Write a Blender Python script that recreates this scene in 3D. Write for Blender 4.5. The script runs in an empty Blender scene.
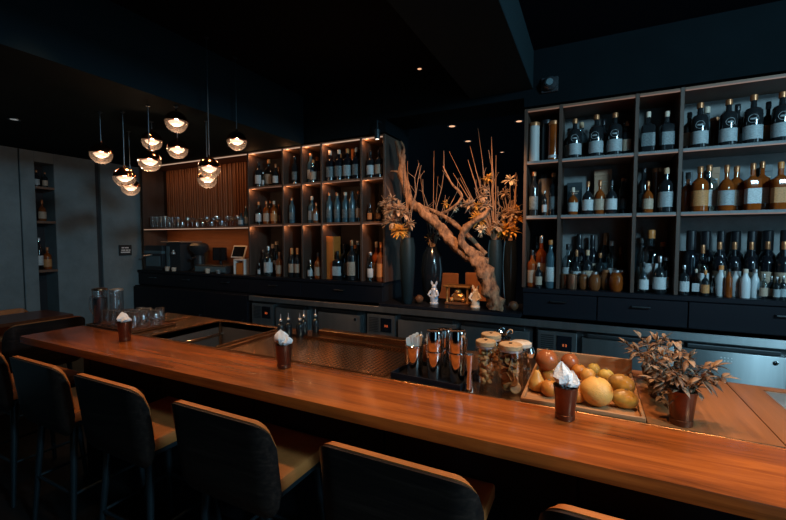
import bpy, bmesh, math, random
from math import sin, cos, pi, radians, sqrt, atan
from mathutils import Vector, Matrix, noise

random.seed(7)
C = bpy.context.scene.collection
SC = bpy.context.scene

# ------------------------------------------------------------------ camera
FPX = 397.0
TH, PH, CH = radians(26.4), atan(20 / 397.0), 1.67
RV = Vector((cos(TH), sin(TH), 0))
FV = Vector((-sin(TH) * cos(PH), cos(TH) * cos(PH), -sin(PH)))
UV = Vector((-sin(TH) * sin(PH), cos(TH) * sin(PH), cos(PH)))
EYE = Vector((0, 0, CH))


def _ray(x, y):
    return FV + RV * ((x - 393) / FPX) + UV * ((260 - y) / FPX)


def atY(x, y, Y):
    d = _ray(x, y)
    return EYE + d * (Y / d.y)


def atZ(x, y, z):
    d = _ray(x, y)
    return EYE + d * ((z - CH) / d.z)


cam = bpy.data.objects.new('camera', bpy.data.cameras.new('camera'))
C.objects.link(cam)
cam.data.sensor_width = 36
cam.data.lens = FPX / 786 * 36
cam.data.clip_start = 0.02
cam.matrix_world = Matrix(((RV.x, UV.x, -FV.x, 0), (RV.y, UV.y, -FV.y, 0), (RV.z, UV.z, -FV.z, CH), (0, 0, 0, 1)))
SC.camera = cam
SC.view_settings.view_transform = 'Standard'
SC.view_settings.look = 'None'
SC.view_settings.gamma = 1
SC.view_settings.exposure = 0
SC.view_settings.use_curve_mapping = False
SC.cycles.max_bounces = 10
SC.cycles.transparent_max_bounces = 16
SC.cycles.caustics_reflective = False
SC.cycles.caustics_refractive = False
SC.cycles.sample_clamp_indirect = 3.0


# --------------------------------------------------------------- materials
def mat(name, col, rough=0.5, metal=0.0, trans=0.0, emit=None, es=0.0, ior=1.45, spec=0.5, noise_amt=0.0,
        noise_scale=8.0, noise_col=None, bump=0.0, bump_scale=60.0, stretch=(1, 1, 1), coat=0.0, sheen=0.0):
    m = bpy.data.materials.new(name)
    m.use_nodes = True
    nt = m.node_tree
    b = nt.nodes['Principled BSDF']
    b.inputs['Base Color'].default_value = (*col, 1)
    b.inputs['Roughness'].default_value = rough
    b.inputs['Metallic'].default_value = metal
    b.inputs['Transmission Weight'].default_value = trans
    b.inputs['IOR'].default_value = ior
    b.inputs['Specular IOR Level'].default_value = spec
    b.inputs['Coat Weight'].default_value = coat
    b.inputs['Coat Roughness'].default_value = 0.12
    if emit:
        b.inputs['Emission Color'].default_value = (*emit, 1)
        b.inputs['Emission Strength'].default_value = es
    if noise_amt or bump:
        tc = nt.nodes.new('ShaderNodeTexCoord')
        mp = nt.nodes.new('ShaderNodeMapping')
        mp.inputs['Scale'].default_value = stretch
        nt.links.new(tc.outputs['Object'], mp.inputs['Vector'])
    if noise_amt:
        n = nt.nodes.new('ShaderNodeTexNoise')
        n.inputs['Scale'].default_value = noise_scale
        n.inputs['Detail'].default_value = 6
        n.inputs['Roughness'].default_value = 0.62
        nt.links.new(mp.outputs[0], n.inputs['Vector'])
        r = nt.nodes.new('ShaderNodeValToRGB')
        c2 = noise_col or tuple(c * (1 - noise_amt) for c in col)
        r.color_ramp.elements[0].position = 0.33
        r.color_ramp.elements[1].position = 0.67
        r.color_ramp.elements[0].color = (*c2, 1)
        r.color_ramp.elements[1].color = (*col, 1)
        nt.links.new(n.outputs['Fac'], r.inputs['Fac'])
        nt.links.new(r.outputs['Color'], b.inputs['Base Color'])
    if bump:
        n2 = nt.nodes.new('ShaderNodeTexNoise')
        n2.inputs['Scale'].default_value = bump_scale
        n2.inputs['Detail'].default_value = 4
        nt.links.new(mp.outputs[0], n2.inputs['Vector'])
        bp = nt.nodes.new('ShaderNodeBump')
        bp.inputs['Strength'].default_value = bump
        bp.inputs['Distance'].default_value = 0.01
        nt.links.new(n2.outputs['Fac'], bp.inputs['Height'])
        nt.links.new(bp.outputs[0], b.inputs['Normal'])
    return m


def thin_glass(name, tint, gloss=0.12, rough=0.03, edge=0.5, scatter=0.0):
    m = bpy.data.materials.new(name)
    m.use_nodes = True
    nt = m.node_tree
    nt.nodes.remove(nt.nodes['Principled BSDF'])
    out = nt.nodes['Material Output']
    t = nt.nodes.new('ShaderNodeBsdfTransparent')
    t.inputs['Color'].default_value = (*tint, 1)
    g = nt.nodes.new('ShaderNodeBsdfGlossy')
    g.inputs['Roughness'].default_value = rough
    lw = nt.nodes.new('ShaderNodeLayerWeight')
    lw.inputs['Blend'].default_value = 0.3
    mr = nt.nodes.new('ShaderNodeMapRange')
    mr.inputs['To Min'].default_value = gloss
    mr.inputs['To Max'].default_value = edge
    nt.links.new(lw.outputs['Facing'], mr.inputs['Value'])
    mx = nt.nodes.new('ShaderNodeMixShader')
    nt.links.new(mr.outputs[0], mx.inputs[0])
    nt.links.new(t.outputs[0], mx.inputs[1])
    nt.links.new(g.outputs[0], mx.inputs[2])
    last = mx.outputs[0]
    if scatter:
        tl = nt.nodes.new('ShaderNodeBsdfTranslucent')
        tl.inputs['Color'].default_value = (*tint, 1)
        m2 = nt.nodes.new('ShaderNodeMixShader')
        m2.inputs[0].default_value = scatter
        nt.links.new(last, m2.inputs[1])
        nt.links.new(tl.outputs[0], m2.inputs[2])
        last = m2.outputs[0]
    nt.links.new(last, out.inputs['Surface'])
    return m


def wood_mat(name, c1, c2, c3, rough, axis=0, scale=1.0, coat=0.0, spec=0.5):
    m = bpy.data.materials.new(name)
    m.use_nodes = True
    nt = m.node_tree
    b = nt.nodes['Principled BSDF']
    tc = nt.nodes.new('ShaderNodeTexCoord')
    mp = nt.nodes.new('ShaderNodeMapping')
    s = [14 * scale] * 3
    s[axis] = 0.9 * scale
    mp.inputs['Scale'].default_value = s
    nt.links.new(tc.outputs['Object'], mp.inputs['Vector'])
    n = nt.nodes.new('ShaderNodeTexNoise')
    n.inputs['Scale'].default_value = 2.2
    n.inputs['Detail'].default_value = 8
    n.inputs['Roughness'].default_value = 0.65
    n.inputs['Distortion'].default_value = 0.6
    nt.links.new(mp.outputs[0], n.inputs['Vector'])
    r = nt.nodes.new('ShaderNodeValToRGB')
    e = r.color_ramp.elements
    e[0].position, e[0].color = 0.3, (*c1, 1)
    e[1].position, e[1].color = 0.7, (*c3, 1)
    k = e.new(0.5)
    k.color = (*c2, 1)
    nt.links.new(n.outputs['Fac'], r.inputs['Fac'])
    nt.links.new(r.outputs['Color'], b.inputs['Base Color'])
    mr = nt.nodes.new('ShaderNodeMapRange')
    mr.inputs['To Min'].default_value = rough * 0.8
    mr.inputs['To Max'].default_value = rough * 1.25
    nt.links.new(n.outputs['Fac'], mr.inputs['Value'])
    nt.links.new(mr.outputs[0], b.inputs['Roughness'])
    b.inputs['Coat Weight'].default_value = coat
    b.inputs['Coat Roughness'].default_value = 0.15
    b.inputs['Specular IOR Level'].default_value = spec
    bp = nt.nodes.new('ShaderNodeBump')
    bp.inputs['Strength'].default_value = 0.08
    bp.inputs['Distance'].default_value = 0.004
    nt.links.new(n.outputs['Fac'], bp.inputs['Height'])
    nt.links.new(bp.outputs[0], b.inputs['Normal'])
    return m


def dots_mat(name, base, hole, rough, metal, freq, rad):
    m = bpy.data.materials.new(name)
    m.use_nodes = True
    nt = m.node_tree
    b = nt.nodes['Principled BSDF']
    tc = nt.nodes.new('ShaderNodeTexCoord')
    sx = nt.nodes.new('ShaderNodeSeparateXYZ')
    nt.links.new(tc.outputs['Object'], sx.inputs[0])

    def math1(op, a, v=None, w=None):
        k = nt.nodes.new('ShaderNodeMath')
        k.operation = op
        for i, q in enumerate((a, v, w)):
            if q is None:
                continue
            if isinstance(q, (int, float)):
                k.inputs[i].default_value = q
            else:
                nt.links.new(q, k.inputs[i])
        return k.outputs[0]
    fx = math1('SUBTRACT', math1('FRACT', math1('MULTIPLY', sx.outputs[0], freq)), 0.5)
    fy = math1('SUBTRACT', math1('FRACT', math1('MULTIPLY', sx.outputs[1], freq)), 0.5)
    d = math1('SQRT', math1('ADD', math1('MULTIPLY', fx, fx), math1('MULTIPLY', fy, fy)))
    h = math1('LESS_THAN', d, rad)
    mx = nt.nodes.new('ShaderNodeMix')
    mx.data_type = 'RGBA'
    nt.links.new(h, mx.inputs['Factor'])
    mx.inputs['A'].default_value = (*base, 1)
    mx.inputs['B'].default_value = (*hole, 1)
    nt.links.new(mx.outputs['Result'], b.inputs['Base Color'])
    b.inputs['Metallic'].default_value = metal
    b.inputs['Roughness'].default_value = rough
    return m


M = {}
M['bar_wood'] = wood_mat('bar_wood', (.10, .026, .006), (.26, .068, .014), (.42, .120, .022), 0.22, 0, .62, 0.10, .4)
M['edge_wood'] = wood_mat('edge_wood', (.07, .02, .007), (.10, .03, .010), (.13, .042, .013), 0.32, 0, 1.0, 0.1)
M['crate_wood'] = wood_mat('crate_wood', (.26, .12, .05), (.36, .18, .08), (.46, .24, .11), 0.5, 0, 2.0)
M['slat_wood'] = wood_mat('slat_wood', (.16, .05, .018), (.24, .08, .028), (.32, .115, .04), 0.5, 2, 2.0)
M['slat_back'] = mat('slat_back', (.02, .010, .006), 0.8)
M['shelf_wood'] = wood_mat('shelf_wood', (.10, .052, .032), (.14, .072, .044), (.17, .09, .055), 0.55, 0, 2.0)
M['divider_wood'] = wood_mat('divider_wood', (.042, .024, .017), (.058, .033, .023), (.075, .043, .03), 0.5, 2, 2.0)
M['shelf_back_dark'] = mat('shelf_back_dark', (.014, .014, .018), 0.7)
M['shelf_back_grey'] = mat('shelf_back_grey', (.20, .215, .22), 0.8, noise_amt=.25, noise_scale=14)
M['register_back'] = wood_mat('register_back', (.20, .07, .025), (.28, .10, .035), (.34, .13, .05), 0.6, 0, 1.0)
M['black_lacquer'] = mat('black_lacquer', (.010, .011, .015), 0.35, spec=.15)
M['black_matte'] = mat('black_matte', (.012, .012, .015), 0.6, spec=.15)
M['bar_front'] = mat('bar_front', (.010, .010, .013), 0.5, spec=.15)
M['steel'] = mat('steel', (.62, .61, .60), 0.34, .85, noise_amt=.15, noise_scale=30, stretch=(.2, 1, 1))
M['steel_fridge'] = mat('steel_fridge', (.44, .47, .48), 0.36, 0.9, noise_amt=.18, noise_scale=5, stretch=(3, 3, .3))
_f = M['steel_fridge'].node_tree
_b = _f.nodes['Principled BSDF']
_b.inputs['Anisotropic'].default_value = 0.85
_c = _f.nodes.new('ShaderNodeCombineXYZ')
_c.inputs[2].default_value = 1.0
_f.links.new(_c.outputs[0], _b.inputs['Tangent'])
M['steel_dark'] = mat('steel_dark', (.17, .18, .19), 0.35, 1.0)
M['steel_warm'] = mat('steel_warm', (.50, .28, .15), 0.27, 1.0, noise_amt=.3, noise_scale=20, stretch=(.3, 1, 1))  # stainless steel, the orange it reflects is put into the base colour
M['well_steel'] = mat('well_steel', (.30, .24, .20), 0.4, .85)
M['chrome'] = mat('chrome', (.78, .78, .78), 0.09, 1.0)
M['copper_plate'] = wood_mat('copper_plate', (.20, .075, .026), (.27, .105, .036), (.34, .135, .05), 0.3, 1, 1.0, 0.2)
M['drain_perf'] = dots_mat('drain_perf', (.70, .40, .22), (.02, .008, .004), 0.25, 1.0, 40, 0.31)
M['copper_cup'] = mat('copper_cup', (.20, .088, .05), 0.32, 0.85, noise_amt=.3, noise_scale=25)
M['copper_pendant'] = mat('copper_pendant', (.60, .29, .17), 0.12, 1.0)
M['napkin'] = mat('napkin', (.80, .80, .80), 0.85, bump=.4, bump_scale=140)
M['plaster'] = mat('plaster', (.19, .24, .258), 0.85, noise_amt=.28, noise_scale=3.5, bump=.15, bump_scale=40)
M['groove'] = mat('groove', (.03, .035, .04), 0.8)
M['wall_dark'] = mat('wall_dark', (.0032, .0065, .0085), 0.8, spec=.04, noise_amt=.2, noise_scale=4, bump=.08)
M['ceil_dark'] = mat('ceil_dark', (.004, .006, .010), 0.85, spec=.05)
M['soffit'] = mat('soffit', (.007, .014, .018), 0.85, spec=.05)
M['beam_face'] = mat('beam_face', (.010, .019, .023), 0.8, spec=.05, bump=.3, bump_scale=90)
M['floor'] = wood_mat('floor_boards', (.005, .005, .006), (.008, .0075, .008), (.012, .011, .011), 0.5, 0, .6)
M['leather'] = mat('leather_tan', (.50, .17, .045), 0.5, noise_amt=.2, noise_scale=12, bump=.12, bump_scale=160)
M['veneer'] = wood_mat('veneer_dark', (.010, .008, .009), (.022, .015, .013), (.050, .031, .025), 0.32, 0, 2.2, 0.0, .3)
M['black_metal'] = mat('black_metal', (.03, .045, .055), 0.35, 0.6)
M['bark'] = mat('bark', (.36, .20, .11), 0.85, noise_amt=.75, noise_scale=30, noise_col=(.05, .024, .015), bump=1.6, bump_scale=38, stretch=(1, 1, .45))
M['reed'] = mat('reed', (.25, .125, .06), 0.7, noise_amt=.4, noise_scale=10)
M['twig'] = mat('twig', (.20, .13, .09), 0.8)
M['flower_gold'] = mat('flower_gold', (.80, .40, .07), 0.6, noise_amt=.5, noise_scale=30)
M['flower_tan'] = mat('flower_tan', (.50, .33, .21), 0.8, noise_amt=.4, noise_scale=30)
M['flower_cream'] = mat('flower_cream', (.75, .62, .45), 0.8)
M['vase_blue'] = mat('vase_blue', (.007, .018, .025), 0.45, spec=.25, noise_amt=.3, noise_scale=9, bump=.15)
M['vase_black'] = mat('vase_black', (.005, .008, .012), 0.16)
M['porcelain'] = mat('porcelain', (.62, .66, .70), 0.25, noise_amt=.6, noise_scale=30, noise_col=(.16, .26, .42))
M['porcelain_warm'] = mat('porcelain_warm', (.72, .62, .5), 0.3, noise_amt=.3, noise_scale=30)
M['gold_carving'] = mat('gold_carving', (.65, .30, .09), 0.35, 0.7, noise_amt=.6, noise_scale=40)
M['dark_carving'] = mat('dark_carving', (.09, .04, .02), 0.4)
M['led'] = mat('led_strip', (.10, .06, .04), 0.5, emit=(1, .66, .46), es=0.50)
M['led_soft'] = mat('led_strip_soft', (.08, .045, .03), 0.5, emit=(1, .50, .34), es=0.15)
M['lamp_disc'] = mat('lamp_disc', (1, .9, .8), 0.5, emit=(1, .74, .55), es=1.25)
M['downlight_warm'] = mat('downlight_warm', (1, .8, .6), 0.5, emit=(1, .5, .28), es=1.1)
M['downlight_cool'] = mat('downlight_cool', (.9, .95, 1), 0.5, emit=(.55, .66, .7), es=.22)
M['spot_lens'] = mat('spot_lens', (1, 1, 1), 0.5, emit=(1, .85, .7), es=3.0)
M['pend_glass'] = thin_glass('pendant_glass', (.97, .88, .80), .12, .06, .6, .028)
M['clear_glass'] = thin_glass('clear_glass', (.93, .95, .96), .13, .05, .75, .05)
M['stem_glass'] = thin_glass('stem_glass', (.96, .94, .92), .26, .08, .85, .12)
M['jar_glass'] = thin_glass('jar_glass', (.97, .95, .93), .04, .03, .35)
M['cork'] = mat('cork', (.52, .33, .17), 0.75, noise_amt=.4, noise_scale=60)
M['dried_orange'] = mat('dried_orange', (.55, .24, .07), 0.6, noise_amt=.6, noise_scale=60, noise_col=(.22, .07, .02))
M['dried_pale'] = mat('dried_pale', (.62, .27, .085), 0.6, noise_amt=.4, noise_scale=60)
M['stick_wood'] = mat('stick_wood', (.80, .74, .65), 0.7)
M['screen'] = mat('screen_black', (.008, .009, .012), 0.12)
M['white_plastic'] = mat('white_plastic', (.72, .70, .66), 0.4)
M['device'] = mat('device_black', (.022, .027, .032), 0.35)
M['device_teal'] = mat('device_panel', (.10, .16, .185), 0.35)
M['device_trim'] = mat('device_trim', (.38, .30, .24), 0.35, 0.7)
M['red_digit'] = mat('digit_orange', (1, .3, .1), 0.5, emit=(1, .22, .05), es=.35)
M['orange_box'] = mat('orange_box', (.62, .18, .03), 0.55)
M['tan_box'] = mat('tan_box', (.36, .22, .14), 0.7)
M['grey_box'] = mat('grey_box', (.10, .115, .125), 0.6)
M['brown_box'] = mat('brown_box', (.17, .07, .045), 0.6)
M['dark_box'] = mat('dark_box', (.018, .03, .038), 0.5)
M['mark_white'] = mat('mark_white', (.72, .74, .75), 0.6)
M['sign_black'] = mat('sign_black', (.015, .02, .024), 0.4)
# fruit
M['pomelo'] = mat('pomelo_skin', (.78, .43, .11), 0.45, noise_amt=.15, noise_scale=20, bump=.25, bump_scale=220)
M['pear'] = mat('pear_skin', (.72, .36, .08), 0.4, noise_amt=.3, noise_scale=25)
M['mango'] = mat('mango_skin', (.68, .38, .05), 0.28, noise_amt=.85, noise_scale=11, noise_col=(.12, .08, .06))
M['orange'] = mat('orange_skin', (.56, .20, .03), 0.4, noise_amt=.3, noise_scale=20, bump=.2, bump_scale=200)
M['pomegranate'] = mat('pomegranate_skin', (.40, .115, .035), 0.28, noise_amt=.4, noise_scale=12)
M['yellow_fruit'] = mat('yellow_fruit_skin', (.62, .42, .09), 0.4, noise_amt=.3, noise_scale=20)
M['stem'] = mat('stem_brown', (.12, .08, .04), 0.8)
M['leaf'] = mat('leaf_olive', (.19, .10, .055), 0.5, noise_amt=.5, noise_scale=14, noise_col=(.05, .035, .028))
M['leaf_pale'] = mat('leaf_pale', (.30, .20, .13), 0.55, noise_amt=.4, noise_scale=14)
M['pot_dark'] = mat('pot_dark', (.05, .03, .02), 0.5)
# bottles
GL = {
    'dark': mat('glass_dark', (.012, .014, .016), 0.08, spec=.6),
    'black': mat('glass_black', (.007, .008, .011), 0.12, spec=.6),
    'amber': mat('glass_amber', (.27, .058, .009), 0.08, noise_amt=.45, noise_scale=3),
    'brown': mat('glass_brown', (.16, .05, .016), 0.08),
    'green': mat('glass_green', (.02, .035, .028), 0.08),
    'blue': mat('glass_blue', (.045, .09, .115), 0.08),
    'clear': thin_glass('glass_clear_bottle', (.62, .72, .76), .12, .04),
    'white': mat('ceramic_white', (.56, .60, .62), 0.35),
    'grey': mat('tube_grey', (.42, .42, .41), 0.5),
    'copper': mat('cup_copper', (.36, .19, .12), 0.3, .8),
}
CAP = {
    'black': mat('cap_black', (.012, .013, .016), 0.3),
    'gold': mat('cap_gold', (.40, .17, .075), 0.35, 0.6),
    'orange': mat('cap_orange', (.58, .22, .06), 0.4),
    'cork': mat('cap_cork', (.55, .36, .22), 0.6),
    'steel': mat('cap_steel', (.5, .5, .5), 0.3, .9),
    'cream': mat('cap_cream', (.6, .5, .4), .5),
}
LB = {
    'grey': mat('label_grey', (.36, .42, .44), 0.6, noise_amt=.45, noise_scale=24, stretch=(1, 1, 2.5)),
    'white': mat('label_white', (.58, .62, .63), 0.6, noise_amt=.4, noise_scale=28, stretch=(1, 1, 2.5)),
    'cream': mat('label_cream', (.50, .38, .28), 0.6, noise_amt=.45, noise_scale=26, stretch=(1, 1, 2.5)),
    'orange': mat('label_orange', (.60, .26, .09), 0.6, noise_amt=.4, noise_scale=26, stretch=(1, 1, 2.5)),
    'dark': mat('label_dark', (.05, .07, .08), 0.5, noise_amt=.5, noise_scale=26, noise_col=(.16, .2, .21)),
}


# ------------------------------------------------------------ mesh builder
class MB:
    def __init__(self):
        self.bm = bmesh.new()

    def _grid(self, rows, closed_u=True, cap0=False, cap1=False):
        bm = self.bm
        vs = [[bm.verts.new(p) for p in row] for row in rows]
        n = len(rows[0])
        for i in range(len(rows) - 1):
            for j in range(n if closed_u else n - 1):
                k = (j + 1) % n
                try:
                    bm.faces.new((vs[i][j], vs[i][k], vs[i + 1][k], vs[i + 1][j]))
                except ValueError:
                    pass
        if cap0:
            bm.faces.new(list(reversed(vs[0])))
        if cap1:
            bm.faces.new(vs[-1])
        return vs

    def box(self, a, b, bev=0.0, seg=2, rot=None, piv=None):
        x0, y0, z0 = a
        x1, y1, z1 = b
        t = bmesh.new()
        v = [t.verts.new(p) for p in ((x0, y0, z0), (x1, y0, z0), (x1, y1, z0), (x0, y1, z0), (x0, y0, z1), (x1, y0, z1), (x1, y1, z1), (x0, y1, z1))]
        for f in ((0, 3, 2, 1), (4, 5, 6, 7), (0, 1, 5, 4), (1, 2, 6, 5), (2, 3, 7, 6), (3, 0, 4, 7)):
            t.faces.new([v[i] for i in f])
        if bev:
            bmesh.ops.bevel(t, geom=t.edges[:], offset=bev, segments=seg, profile=0.7, affect='EDGES', clamp_overlap=True)
        if rot is not None:
            bmesh.ops.rotate(t, cent=piv or (0, 0, 0), matrix=rot, verts=t.verts)
        self._merge(t)
        return self

    def _merge(self, t):
        me = bpy.data.meshes.new('tmp')
        t.to_mesh(me)
        t.free()
        self.bm.from_mesh(me)
        bpy.data.meshes.remove(me)

    def lathe(self, prof, seg=24, loc=(0, 0, 0), sq=0, a0=None, a1=None, cap=(True, True), scale=(1, 1), rot=None):
        rows = []
        full = a0 is None
        for r, z in prof:
            row = []
            for k in range(seg if full else seg + 1):
                a = 2 * pi * k / seg if full else a0 + (a1 - a0) * k / seg
                m = 1.0
                if sq:
                    m = 1 / ((abs(cos(a)) ** sq + abs(sin(a)) ** sq) ** (1 / sq))
                p = Vector((r * m * cos(a) * scale[0], r * m * sin(a) * scale[1], z))
                if rot is not None:
                    p = rot @ p
                row.append(p + Vector(loc))
            rows.append(row)
        self._grid(rows, full, full and cap[0] and prof[0][0] > 1e-6, full and cap[1] and prof[-1][0] > 1e-6)
        return self

    def tube(self, pts, rad, seg=10, jitter=0.0, jscale=6.0, caps=True):
        pts = [Vector(p) for p in pts]
        if not hasattr(rad, '__len__'):
            rad = [rad] * len(pts)
        rows = []
        ref = None
        for i, p in enumerate(pts):
            d = (pts[min(i + 1, len(pts) - 1)] - pts[max(i - 1, 0)]).normalized()
            if ref is None:
                ref = d.orthogonal().normalized()
            ref = (ref - d * ref.dot(d)).normalized()
            bi = d.cross(ref)
            row = []
            for k in range(seg):
                a = 2 * pi * k / seg
                o = ref * cos(a) + bi * sin(a)
                r = rad[i]
                if jitter:
                    r *= 1 + jitter * noise.noise((p + o * rad[i]) * jscale) + jitter * .5 * noise.noise((p + o * rad[i]) * jscale * 4)
                row.append(p + o * r)
            rows.append(row)
        self._grid(rows, True, caps, caps)
        return self

    def ball(self, loc, r, scale=(1, 1, 1), rot=None, seg=20, jit=0.0, js=20):
        rows = []
        n = max(6, seg // 2)
        for i in range(n + 1):
            t = -pi / 2 + pi * i / n
            row = []
            for k in range(seg):
                a = 2 * pi * k / seg
                p = Vector((cos(t) * cos(a), cos(t) * sin(a), sin(t)))
                q = r * (1 + (jit * noise.noise(p * js / 10) if jit else 0))
                p = Vector((p.x * q * scale[0], p.y * q * scale[1], p.z * q * scale[2]))
                if rot is not None:
                    p = rot @ p
                row.append(p + Vector(loc))
            rows.append(row)
        self._grid(rows, True)
        return self

    def quad(self, *ps):
        self.bm.faces.new([self.bm.verts.new(p) for p in ps])
        return self

    def leaf(self, p, d, up, L, W, droop=0.3, fold=0.25):
        p, d = Vector(p), Vector(d).normalized()
        s = d.cross(Vector(up))
        if s.length < 1e-3:
            s = d.orthogonal()
        s.normalize()
        n = s.cross(d)
        rows = []
        for t, w in ((0, .06), (.25, .75), (.5, 1), (.78, .62), (1, .03)):
            c = p + d * L * t - Vector((0, 0, 1)) * droop * L * t * t
            rows.append([c - s * W * .5 * w + n * fold * W * w * .5, c, c + s * W * .5 * w + n * fold * W * w * .5])
        self._grid(rows, False)
        return self

    def build(self, name, m, parent=None, loc=None, rotz=0.0, smooth=True, solid=0.0, ang=35):
        bm = self.bm
        bmesh.ops.remove_doubles(bm, verts=bm.verts, dist=1e-6)
        bmesh.ops.recalc_face_normals(bm, faces=bm.faces)
        me = bpy.data.meshes.new(name)
        bm.to_mesh(me)
        bm.free()
        me.materials.append(m)
        if smooth:
            me.polygons.foreach_set('use_smooth', [True] * len(me.polygons))
            me.set_sharp_from_angle(angle=radians(ang))
        o = bpy.data.objects.new(name, me)
        C.objects.link(o)
        if parent:
            o.parent = parent
        if loc is not None:
            o.location = loc
        o.rotation_euler.z = rotz
        if solid:
            md = o.modifiers.new('solid', 'SOLIDIFY')
            md.thickness = solid
            md.offset = 0
        return o


USED = {}


def tag(o, label, cat, group=None):
    o['label'] = label
    o['category'] = cat
    if group:
        o['group'] = group
    USED.setdefault(label, []).append(o.name)
    return o


def thing(name, label, cat, loc=(0, 0, 0), rotz=0.0, group=None):
    o = bpy.data.objects.new(name, None)
    o.empty_display_size = 0.05
    C.objects.link(o)
    o.location = loc
    o.rotation_euler.z = rotz
    return tag(o, label, cat, group)


def struct(name, mb, m, parent=None, smooth=False):
    o = mb.build(name, m, parent, smooth=smooth)
    if parent is None:
        o['kind'] = 'structure'
    return o


def dup(root, loc, label, rotz=None, group=None):
    r = root.copy()
    C.objects.link(r)
    r.location = loc
    if rotz is not None:
        r.rotation_euler.z = rotz
    r['label'] = label
    USED.setdefault(label, []).append(r.name)
    if group:
        r['group'] = group
    for ch in list(root.children):
        c = ch.copy()
        C.objects.link(c)
        c.parent = r
        for g in ch.children:
            d = g.copy()
            C.objects.link(d)
            d.parent = c
    return r


ORD = ['first', 'second', 'third', 'fourth', 'fifth', 'sixth', 'seventh', 'eighth', 'ninth', 'tenth', 'eleventh', 'twelfth', 'thirteenth',
       'fourteenth', 'fifteenth', 'sixteenth', 'seventeenth', 'eighteenth', 'nineteenth', 'twentieth', 'twenty-first', 'twenty-second']

# ------------------------------------------------------------- the setting
struct('floor', MB().box((-5.3, -2.5, -.1), (3.6, 8.2, 0)), M['floor'])
struct('ceiling', MB().box((-5.3, -2.5, 3.0), (3.6, 8.2, 3.1)), M['ceil_dark'])
# left wall in plaster panels with a tall display niche
w = MB()
w.box((-5.3, -2.5, 0), (-5.0, 1.875, 3.0), .004, 1)
w.box((-5.3, 1.885, 0), (-5.0, 2.0, 3.0), .004, 1)
w.box((-5.3, 2.0, 0), (-5.0, 2.16, .86), .002, 1)
w.box((-5.3, 2.0, 2.455), (-5.0, 2.16, 3.0), .002, 1)
w.box((-5.3, 2.16, 0), (-5.0, 2.545, 3.0), .004, 1)
w.box((-5.3, 2.595, 0), (-5.0, 3.5, 3.0), .004, 1)
wl = struct('wall_left', w, M['plaster'])
struct('groove_strip', MB().box((-5.3, 2.545, 0), (-5.03, 2.595, 3.0)), M['groove'], wl)
struct('niche_back', MB().box((-5.32, 1.99, .8), (-5.24, 2.17, 2.5)), M['shelf_back_dark'], wl)
for z in (1.352, 1.852, 2.20):
    struct('niche_shelf', MB().box((-5.25, 2.0, z - .012), (-5.0, 2.16, z + .012)), M['shelf_wood'], wl)
struct('wall_right', MB().box((3.4, -2.5, 0), (3.6, 3.6, 3.0)), M['wall_dark'])
wb = MB()
wb.box((-5.0, 3.36, 0), (-1.574, 3.5, 3.0))
wb.box((-.43, 3.36, 0), (3.4, 3.5, 3.0))
wb.box((-5.0, 3.0, 2.575), (-1.56, 3.36, 3.0))
wb.box((-1.56, 3.0, 2.68), (-.445, 3.36, 3.0))
wb.box((-.445, 3.0, 2.615), (3.4, 3.36, 3.0))
wb.box((-1.574, 3.40, 0), (-.43, 3.5, 1.0))
struct('wall_back', wb, M['wall_dark'])
wf = MB()
wf.box((-5.3, -2.7, 0), (1.25, -2.5, 3.0))
wf.box((2.75, -2.7, 0), (3.6, -2.5, 3.0))
wf.box((1.25, -2.7, 0), (2.75, -2.5, .15))
wf.box((1.25, -2.7, 2.5), (2.75, -2.5, 3.0))
struct('wall_front', wf, M['wall_dark'])
wn = MB()
for a, b in (((1.25, -2.62, .15), (1.31, -2.54, 2.5)), ((2.69, -2.62, .15), (2.75, -2.54, 2.5)), ((1.31, -2.62, .15), (2.69, -2.54, .21)), ((1.31, -2.62, 2.44), (2.69, -2.54, 2.5)), ((1.98, -2.62, .21), (2.02, -2.54, 2.44))):
    wn.box(a, b)
struct('window_1', wn, M['black_metal'])
struct('wall_far', MB().box((-5.3, 8.0, 0), (3.6, 8.2, 3.0)), M['ceil_dark'])
sf = MB().box((-5.0, -2.5, 2.56), (-2.42, 2.999, 2.9985))
struct('trim_1', sf, M['soffit'])
bmx = MB().box((-.837, -2.5, 2.735), (-.385, 2.999, 2.9985), .004, 1)
struct('trim_2', bmx, M['beam_face'])

# ------------------------------------------------------- shelving furniture
LX = [-4.9, -3.14, -2.685, -2.454, -2.224, -1.80, -1.574]
LZ = [1.305, 1.82, 2.20, 2.55]
RX = [-.43, -.2, .25, .486, 1.46]
RZ = [1.325, 1.834, 2.222, 2.59]
YF, YB = 3.0, 3.30

ls = thing('bottle_shelf', 'long dark wooden wall shelf left of the branch with lit edges', 'shelf', (0, 0, 0))
for i, x in enumerate(LX):
    MB().box((x - .011, YF, LZ[0] + .001), (x + .011, YB + .03, LZ[3] + .012), .002, 1).build('divider', M['divider_wood'], ls, smooth=False)
for i in range(6):
    x0, x1 = LX[i] + .011, LX[i + 1] - .011
    for j, z in enumerate(LZ):
        if i == 0 and j == 2:
            continue
        zz = 1.805 if (i == 0 and j == 1) else z
        if j > 0:
            MB().box((x0, YF + .006, zz - .012), (x1, YB, zz + .010), .002, 1).build('shelf_board', M['shelf_wood'], ls, smooth=False)
            # lit strip let into the front underside of the board
            MB().box((x0 + .004, YF, zz - .013), (x1 - .004, YF + .007, zz - (.004 if j == 3 else .007))).build('light_strip', M['led'] if (i == 0 or j == 3) else M['led_soft'], ls, smooth=False)
    MB().box((x0, YB, LZ[0]), (x1, YB + .03, LZ[3])).build('back_panel', M['shelf_back_dark'] if i else M['register_back'], ls, smooth=False)
slb = MB().box((LX[0] + .011, YB - .03, 1.82), (LX[1] - .011, YB - .001, LZ[3] - .013)).build('slat_backing', M['slat_back'], ls, smooth=False)
x = -4.79
rs = random.Random(3)
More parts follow.
